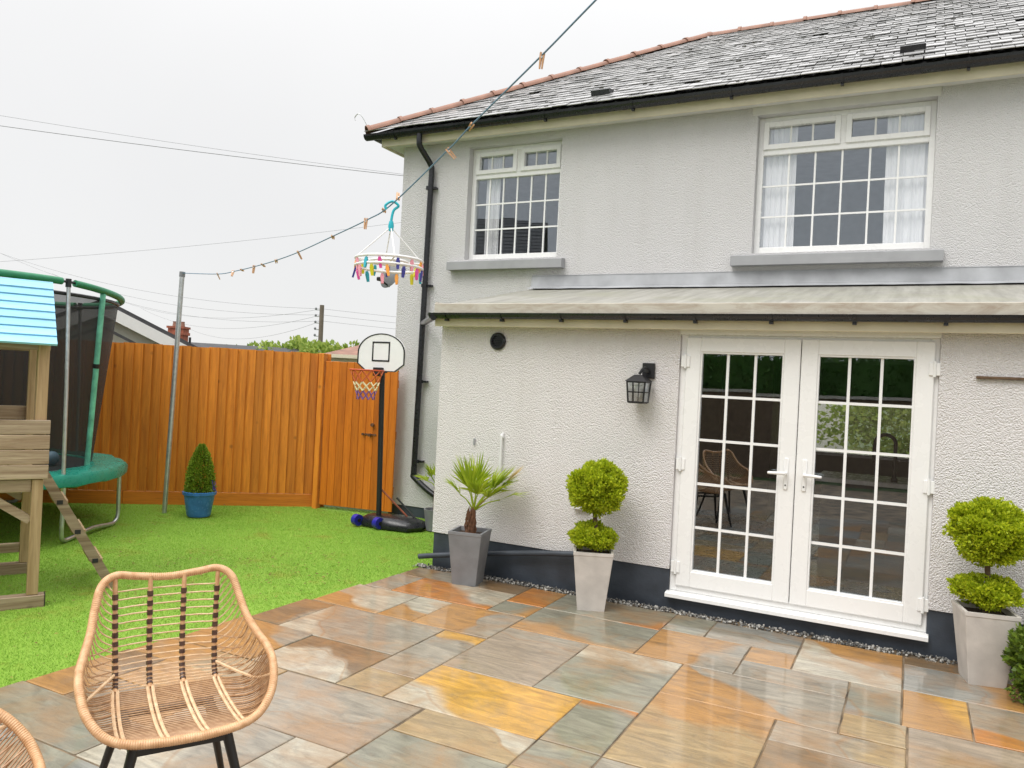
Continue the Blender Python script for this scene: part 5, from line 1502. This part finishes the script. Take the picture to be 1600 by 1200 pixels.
# ------------------------------------------------------------------ rattan chairs
def make_chair(loc, rot, label):
    root = thing('rattan_chair', label, 'chair', loc, rot, 'rattan tub chairs on the patio')
    SX, SZ = 0.925, 1.104
    def S(x, y, z): return Vector((x * SX, y * SX, z * SZ))
    half = [(0.0, 0.315, 0.806), (0.12, 0.312, 0.816), (0.205, 0.298, 0.826), (0.258, 0.262, 0.80), (0.283, 0.205, 0.735), (0.30, 0.125, 0.678), (0.325, 0.03, 0.636), (0.345, -0.065, 0.608), (0.347, -0.15, 0.57), (0.325, -0.225, 0.515), (0.272, -0.278, 0.466), (0.20, -0.306, 0.444), (0.10, -0.318, 0.436), (0.0, -0.32, 0.434)]
    rim = [S(x, y, z) for x, y, z in half] + [S(-x, y, z) for x, y, z in reversed(half[1:-1])]
    dense = crom(rim, 16, closed=True)
    # resample evenly, then wind the cane round it as real rings
    L = [0.0]
    for i in range(len(dense)): L.append(L[-1] + (dense[(i + 1) % len(dense)] - dense[i]).length)
    N = 620; pts = []; k = 0
    for i in range(N):
        s = L[-1] * i / N
        while L[k + 1] < s: k += 1
        pts.append(dense[k].lerp(dense[(k + 1) % len(dense)], (s - L[k]) / max(1e-9, L[k + 1] - L[k])))
    MB().tube(pts, [0.0158 if i % 2 else 0.0142 for i in range(N)], 10, closed=True).build('rim', M['rattan'], root, smooth=True)
    # right-hand run of the rim as a function of t (0 = top of back, 1 = front)
    run = crom([S(*h) for h in half[2:-2]], 12)
    rl = [0.0]
    for i in range(len(run) - 1): rl.append(rl[-1] + (run[i + 1] - run[i]).length)
    def rimR(t):
        s = min(max(t, 0), 1) * rl[-1]
        for i in range(len(run) - 1):
            if rl[i + 1] >= s: return run[i].lerp(run[i + 1], (s - rl[i]) / (rl[i + 1] - rl[i] + 1e-9))
        return run[-1]
    RX = [-0.205, -0.068, 0.068, 0.205]
    def rib(k, v):
        """rib k: v 0..1 down the back, 1..2 along the seat to the front rail"""
        x = RX[k]
        c = [(x * 1.0, 0.305, 0.815), (x * 0.98, 0.29, 0.70), (x * 0.96, 0.268, 0.58), (x * 0.95, 0.235, 0.49), (x * 0.96, 0.185, 0.447), (x * 0.99, 0.08, 0.424), (x * 1.02, -0.08, 0.415), (x * 1.03, -0.22, 0.422), (x * 1.03, -0.305, 0.434)]
        if k in (0, 3): c = [(a, b - (0.012 if i_ < 4 else 0), z) for i_, (a, b, z) in enumerate(c)]
        f = v / 2 * (len(c) - 1); i = min(int(f), len(c) - 2); f -= i
        p0, p1, p2, p3 = (Vector(c[max(i - 1, 0)]), Vector(c[i]), Vector(c[i + 1]), Vector(c[min(i + 2, len(c) - 1)]))
        p = 0.5 * ((2 * p1) + (p2 - p0) * f + (2 * p0 - 5 * p1 + 4 * p2 - p3) * f * f + (3 * p1 - p0 - 3 * p2 + p3) * f ** 3)
        return S(*p)
    for k in range(4):
        q = MB()
        q.tube([rib(k, v / 40) for v in range(0, 41)], 0.0088, 8)
        ro_ = q.build('back_rib', M['rattan'], root, smooth=True)
        # dark windings between the strands of the back
        d = MB()
        for j in range(13):
            v = 0.13 + j * 0.064
            d.tube([rib(k, v), rib(k, v + 0.036)], 0.0115, 8)
        d.build('dark_winding', M['rattan_dark'], ro_, smooth=True)
        q = MB()
        for dx in (-0.009, 0.009): q.tube([rib(k, 1 + v / 24) + Vector((dx, 0, 0.004)) for v in range(0, 25)], 0.0065, 6)
        q.build('seat_rib', M['rattan_pale'], root, smooth=True)
    st = MB(); sb = MB()
    nbk, nst = 17, 34
    def strand(v, t, target, rad):
        R_ = rimR(t); A = rib(3, v); B = rib(2, v); C_ = rib(1, v); D_ = rib(0, v)
        Lp = Vector((-R_.x, R_.y, R_.z))
        # bulge of the side shell between rib and rim
        fd_ = max(0.0, min(1.0, (1.95 - v) * 1.3))
        m1 = A.lerp(R_, 0.45) + Vector((0.035 * min(1, v * 1.2), 0.03 * (1 if v < 1 else 0.2), -0.045 * (v if v < 1 else 1.0))) * fd_
        m2 = Vector((-m1.x, m1.y, m1.z))
        path = crom([R_, m1, A, B.lerp(A, 0.5), B, C_, D_.lerp(C_, 0.5), D_, m2, Lp], 4)
        target.tube(path, rad, 5)
    for i in range(nbk):
        f = (i + 0.6) / nbk
        strand(0.08 + 0.90 * f, 0.04 + 0.52 * f ** 1.15, st, 0.0031)
    for i in range(nst):
        f = (i + 0.5) / nst
        strand(1.0 + 0.96 * f, 0.56 + 0.42 * f, sb, 0.0029)
    # extra strands woven only into the side shells
    for i in range(13):
        f = (i + 0.3) / 13
        for sg in (1, -1):
            R_ = rimR(0.34 + 0.62 * f); A = rib(3, 0.45 + 1.35 * f)
            m1 = A.lerp(R_, 0.5) + Vector((0.04, 0.012, -0.048)) * max(0.0, min(1.0, (0.95 - f) * 1.8))
            sb.tube(crom([Vector((p.x * sg, p.y, p.z)) for p in (R_, m1, A)], 5), 0.0029, 5)
    a_ = st.build('back_weave', M['rattan_pale'], root, smooth=True); a_['kind'] = 'stuff'
    b_ = sb.build('seat_weave', M['rattan_mid'], root, smooth=True); b_['kind'] = 'stuff'
    for sg in (1, -1):
        pth = []
        for i in range(13):
            f = i / 12
            R_ = rimR(0.72); A = rib(3, 0.72)
            m1 = A.lerp(R_, 0.5) + Vector((0.042, 0.012, -0.05))
            pth.append([A, m1, R_])
        pc_ = crom([Vector((p.x * sg, p.y, p.z)) for p in pth[0]], 6)
        MB().tube(pc_, 0.0065, 6).build('side_rib', M['rattan_pale'], root, smooth=True)
    for (x, y) in ((1, -1), (-1, -1), (1, 1), (-1, 1)):
        q = MB()
        top = S(0.165 * x, -0.20 if y < 0 else 0.16, 0.385); bot = S(0.275 * x, -0.285 if y < 0 else 0.27, 0.0); bot.z = 0.0
        q.tube([bot, top], [0.011, 0.0185], 10)
        q.build('leg', M['chair_leg'], root, smooth=True)
    q = MB()
    q.beam(S(-0.17, -0.2, 0.375), S(0.17, -0.2, 0.375), 0.03, 0.02); q.beam(S(-0.17, 0.16, 0.375), S(0.17, 0.16, 0.375), 0.03, 0.02)
    q.beam(S(-0.165, -0.2, 0.373), S(-0.165, 0.16, 0.373), 0.03, 0.02); q.beam(S(0.165, -0.2, 0.373), S(0.165, 0.16, 0.373), 0.03, 0.02)
    q.build('under_frame', M['chair_leg'], root)
    return root
ch1 = make_chair((-2.383, 2.02, 0), 1.034, 'rattan tub chair with dark banded back ribs standing on the patio by the lawn')
ch2 = copy_tree(ch1)
ch2.location = (-2.33, 1.115, 0); ch2.rotation_euler = (0, 0, 2.34)
ch2['label'] = 'second rattan tub chair, only its rounded arm showing in the bottom left corner'

# ------------------------------------------------------------------ beyond the fence
def prism_roof(parent, ridge_a, ridge_b, half_w, drop, over, mat, name='roof'):
    """gable roof with thickness between two ridge ends"""
    a, b = Vector(ridge_a), Vector(ridge_b); d = (b - a).normalized(); s = d.cross(Vector((0, 0, 1)))
    q = MB()
    for sg in (1, -1):
        e = s * sg * half_w - Vector((0, 0, drop))
        v = [a - d * over, b + d * over, b + d * over + e, a - d * over + e]
        up = Vector((0, 0, 0.09))
        q.add([p for p in v] + [p + up for p in v], [(0, 1, 2, 3), (7, 6, 5, 4), (0, 4, 5, 1), (1, 5, 6, 2), (2, 6, 7, 3), (3, 7, 4, 0)])
    return q.build(name, mat, parent, world=True)

rt_, fw_ = Vector((0.8888, 0.4583, 0)), Vector((-0.4583, 0.8888, 0))
bg = thing('bungalow', 'low white bungalow with dark roof edge behind the fence on the left', 'house', (-13.03, 9.03, 0))
rt_, fw_ = Vector((0.57, 0.82, 0)).normalized(), Vector((-0.82, 0.57, 0)).normalized()
ap = Vector((-13.0, 9.05, 2.80))
hw, dr = 2.15, 1.02
wl_ = MB()
base = [ap - rt_ * (hw - 0.25) , ap + rt_ * (hw - 0.25)]
for off_ in (0.25,):
    f0 = ap + fw_ * off_
    pts2 = [f0 - rt_ * (hw - 0.3), f0 + rt_ * (hw - 0.3)]
    z_e = ap.z - dr * (hw - 0.3) / hw - 0.12
    front = [(pts2[0].x, pts2[0].y, 0), (pts2[1].x, pts2[1].y, 0), (pts2[1].x, pts2[1].y, z_e), (f0.x, f0.y, ap.z - 0.12), (pts2[0].x, pts2[0].y, z_e)]
    back = [(p[0] + fw_.x * 6, p[1] + fw_.y * 6, p[2]) for p in front]
    wl_.add(front + back, [(0, 1, 2, 3, 4), (9, 8, 7, 6, 5), (0, 5, 6, 1), (1, 6, 7, 2), (4, 3, 8, 9), (3, 2, 7, 8), (0, 4, 9, 5)])
wl_.build('wall', M['pale_wall'], bg, world=True)
prism_roof(bg, ap + fw_ * 0.0, ap + fw_ * 6.2, hw, dr, 0.0, M['dark_roof'])
for sg in (1, -1):
    q = MB()
    q.beam(ap - fw_ * 0.02 + Vector((0, 0, -0.10)), ap - fw_ * 0.02 + rt_ * sg * hw + Vector((0, 0, -dr - 0.10)), 0.03, 0.20)
    q.build('barge_board', M['white'], bg, world=True)
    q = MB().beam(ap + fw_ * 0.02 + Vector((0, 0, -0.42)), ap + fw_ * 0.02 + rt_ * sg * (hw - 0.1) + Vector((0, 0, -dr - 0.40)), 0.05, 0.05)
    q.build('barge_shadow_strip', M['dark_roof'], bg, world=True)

rt_, fw_ = Vector((0.8888, 0.4583, 0)), Vector((-0.4583, 0.8888, 0))
cottage = thing('cottage', 'distant cottage with red brick chimney just above the fence', 'house', (-17.6, 15.0, 0))
cc = Vector((-17.4, 15.3, 0))
q = MB().box(-3.2, 3.2, -2.2, 2.2, 0, 1.95); q.v = [tuple(cc + rt_ * p[0] + fw_ * p[1] + Vector((0, 0, p[2]))) for p in q.v]
q.build('wall', M['pale_wall'], cottage, world=True)
prism_roof(cottage, cc - rt_ * 1.2 + Vector((0, 0, 2.34)), cc + rt_ * 3.0 + Vector((0, 0, 2.30)), 2.5, 0.5, 0.2, M['dark_roof'])
chm = Vector((-18.5, 15.2, 0))
q = MB()
for (w, z0_, z1_) in ((0.20, 1.6, 2.62), (0.235, 2.62, 2.70), (0.21, 2.70, 2.80), (0.24, 2.80, 2.86)):
    t_ = MB().box(-w, w, -w, w, z0_, z1_); q.add([tuple(chm + rt_ * p[0] + fw_ * p[1] + Vector((0, 0, p[2]))) for p in t_.v], t_.f)
cho = q.build('chimney', M['brick'], cottage, world=True)
for dx in (-0.1, 0.1):
    c = chm + rt_ * dx
    MB().lathe([(0.075, 0), (0.06, 0.12), (0.07, 0.14)], 12, (c.x, c.y, 2.86)).build('chimney_pot', M['terracotta'], cho, world=True)
MB().tube([(-16.6, 14.0, 1.9), (-16.6, 14.0, 2.5)], 0.03, 8).build('flue', M['black_metal'], cottage, world=True)

hp = thing('house_beyond_gate', 'small hipped roof of a far house showing above the side gate', 'house', (-11.4, 14.4, 0))
hc_ = Vector((-11.2, 14.5, 0))
def loc2(p): return tuple(hc_ + rt_ * p[0] + fw_ * p[1] + Vector((0, 0, p[2])))
q = MB().box(-0.9, 2.4, 0, 3, 0, 2.2); q.v = [loc2(p) for p in q.v]; q.build('wall', M['cream'], hp, world=True)
q = MB().add([loc2(p) for p in ((-1.05, -0.15, 2.2), (2.5, -0.15, 2.2), (2.5, 3.1, 2.2), (-1.05, 3.1, 2.2), (-0.35, 1.4, 2.55), (2.0, 1.4, 2.55))], [(0, 1, 5, 4), (1, 2, 5), (2, 3, 4, 5), (3, 0, 4), (0, 3, 2, 1)])
q.build('roof', M['terracotta'], hp, world=True)
q = MB().box(-1.06, 2.51, -0.18, -0.15, 2.12, 2.2); q.v = [loc2(p) for p in q.v]; q.build('fascia', M['cream'], hp, world=True)

def tree(loc, rad, zc, n, leaf, label, seed, mat='tree_leaf'):
    t = thing('tree', label, 'tree', loc, 0, 'trees beyond the fence')
    q = MB(); rd = random.Random(seed)
    q.tube(crom([(0, 0, -0.05), (0.05, 0, zc * 0.5), (0, 0.04, zc)], 5), [0.13, 0.125, 0.12, 0.115, 0.11, 0.1, 0.09, 0.08, 0.07, 0.06, 0.05], 9)
    for k in range(7):
        a = k * 2.4 + rd.uniform(-0.3, 0.3)
        e = (rad[0] * 0.7 * math.cos(a), rad[1] * 0.7 * math.sin(a), zc + rad[2] * rd.uniform(-0.2, 0.7))
        q.tube(crom([(0, 0, zc * rd.uniform(0.55, 0.9)), (e[0] * 0.5, e[1] * 0.5, zc * 0.95), e], 4), [0.06, 0.055, 0.05, 0.045, 0.04, 0.03, 0.025, 0.02, 0.012], 6)
    q.build('trunk', M['bark'], t, smooth=True)
    crown('crown', t, n, (0, 0, zc), rad, leaf, M[mat], seed, 90, 0.26, 0.4, 0.25, 0.4)
    return t
tree((-15.3, 16.7, 0), (1.35, 1.2, 0.95), 1.75, 7000, 0.12, 'tallest leafy green tree above the fence beside the pole', 71)
tree((-17.6, 17.6, 0), (1.3, 1.2, 0.75), 1.75, 6000, 0.12, 'low pale green tree between the chimney and the taller tree', 72)
tree((-13.4, 16.2, 0), (1.0, 1.0, 0.8), 1.75, 5000, 0.11, 'leafy green tree directly in front of the telegraph pole', 73)

tp = thing('telegraph_pole', 'wooden telegraph pole rising beyond the fence', 'telegraph pole', (-21.72, 24.81, 0))
MB().tube([(-21.72, 24.81, -0.05), (-21.74, 24.8, 4.55)], [0.11, 0.09], 12).build('pole', M['pole_wood'], tp, smooth=True, world=True)
for k in range(5):
    z = 4.35 - k * 0.27; c = Vector((-21.74, 24.8, z))
    MB().tube([c, c - rt_ * 0.26], 0.022, 6).build('step_iron', M['steel'], tp, world=True)
    MB().lathe([(0.04, 0), (0.05, 0.05), (0.025, 0.09)], 10, tuple(c - rt_ * 0.24)).build('insulator', M['grey_pot'], tp, world=True)
def cable(a, b, sag, rad, label):
    a, b = Vector(a), Vector(b)
    pts_ = [a.lerp(b, t / 24) - Vector((0, 0, sag * 4 * (t / 24) * (1 - t / 24))) for t in range(25)]
    tag(MB().tube(pts_, rad, 5).build('overhead_cable', M['cable'], smooth=True), label, 'cable', 'overhead cables in the sky')
cable((-38.6, 13.85, 12.0), (-11.0, 28.05, 9.05), 0.3, 0.006, 'upper of the two near cables crossing the sky towards the roof')
cable((-33.4, 12.05, 10.1), (-9.7, 24.3, 8.15), 0.2, 0.010, 'lower and darker of the two near cables crossing the sky towards the roof')
cable((-50.0, 19.2, 5.7), (-17.6, 35.9, 11.0), 0.5, 0.007, 'faint cable rising to the right behind the airer')
for k in range(6):
    cable((-21.74, 24.8, 4.4 - 0.25 * (k % 3)), (-45.0, 22.0 + 3 * k, 8.2 - 0.7 * k), 0.9, 0.006, 'thin telephone wire fanning left from the telegraph pole, %s from the top' % ordn[k])
for k in range(3):
    cable((-21.74, 24.8, 4.4 - 0.25 * k), (-6.0, 33.0, 4.2 - 0.25 * k), 0.25, 0.006, 'thin telephone wire running right from the telegraph pole, %s from the top' % ordn[k])

# ------------------------------------------------------------------ the rest of the garden, behind the viewer (mirrored in the glass)
rw = thing('retaining_wall', 'brown brick retaining wall across the end of the garden', 'wall', (-3.0, -6.0, 0))
MB().box(-16, 9, -6.3, -6.0, -0.1, 1.75).build('wall_face', M['garden_brick'], rw, world=True)
MB().box(-16, 9, -6.34, -5.96, 1.75, 1.82).build('coping', M['stone_pot'], rw, world=True)
hd = thing('hedge', 'dark green clipped hedge on top of the garden end wall', 'hedge', (-3.0, -7.0, 1.6))
g_ = np.random.default_rng(91); n = 26000
P_ = np.c_[g_.uniform(-13, 12, n), g_.uniform(-0.5, 0.5, n), g_.uniform(0.1, 1.15, n) ** 1.0]
P_[:, 1] += 0.12 * np.sin(P_[:, 0] * 2.1)
link('foliage', leaf_mesh('foliage', P_, np.c_[np.zeros(n), np.ones(n) * 0.6, np.ones(n) * 0.5], 0.085, M['hedge_leaf'], 0.5, g_, 0.2), hd)
MB().box(-13, 12, -0.35, 0.35, 0.0, 1.0).build('hedge_core', M['hedge_leaf'], hd)
oh = thing('opposite_house', 'rendered house with dark slate roof beyond the end of the garden', 'house', (-17.5, -8.0, 0), R(-22))
MB().box(-5.0, 5.0, -4, 4, 0, 5.0).build('wall', M['pale_wall'], oh)
q = MB()
for i in range(18):
    for sg in (1, -1):
        y0, z0 = 4.4 - i * 0.245, 4.95 + i * 0.165
        y1, z1 = y0 - 0.26, z0 + 0.155
        q.add([(-5.3, sg * y0, z0), (5.3, sg * y0, z0), (5.3, sg * y1, z1), (-5.3, sg * y1, z1), (-5.3, sg * y0, z0 + 0.03), (5.3, sg * y0, z0 + 0.03), (5.3, sg * y1, z1 + 0.02), (-5.3, sg * y1, z1 + 0.02)],
              [(0, 1, 2, 3), (4, 5, 6, 7), (0, 1, 5, 4), (1, 2, 6, 5), (2, 3, 7, 6), (3, 0, 4, 7)])
q.build('roof', M['dark_roof'], oh)
MB().prism([(-4.2, 4.98), (4.2, 4.98), (0, 7.72)], -5.0, 5.0, 'x').build('gable', M['pale_wall'], oh)
for x in (-3, 0, 3):
    for z in (1.0, 3.4):
        f = MB(); frame_ring(f, x - 0.6, x + 0.6, z, z + 1.2, 0.07, 3.96, 4.03); w = f.build('window', M['upvc'], oh)
        MB().box(x - 0.53, x + 0.53, 4.0, 4.015, z + 0.07, z + 1.13).build('pane', M['navy_unit'], w)
# greenery and a pale wall seen right through the house and out of its far window
fwall = MB().box(-4.5, -1.35, 19.0, 19.2, -0.1, 3.4).build('front_garden_wall', M['pale_wall'])
tag(fwall, 'pale wall glimpsed through the house beyond its far window', 'wall')
fh = thing('front_hedge', 'green hedge glimpsed through the glass doors and the far window', 'hedge', (0.6, 18.0, 0))
MB().tube([(0, 0, -0.1), (0, 0, 1.0)], 0.08, 8).build('trunk', M['bark'], fh)
crown('foliage', fh, 9000, (0, 0, 1.3), (2.2, 0.8, 1.4), 0.1, M['tree_leaf'], 97, 120, 0.3, 0.3)
f = MB(); frame_ring(f, -1.5, 0.05, 0.80, 1.72, 0.05, 14.05, 14.12)
f.box(-0.99, -0.94, 14.06, 14.11, 0.84, 1.68)
fw2 = f.build('far_window', M['upvc'], house, world=True)
pane(fw2, -1.44, -1.0, 0.86, 1.66, 14.09); pane(fw2, -0.93, -0.01, 0.86, 1.66, 14.09)
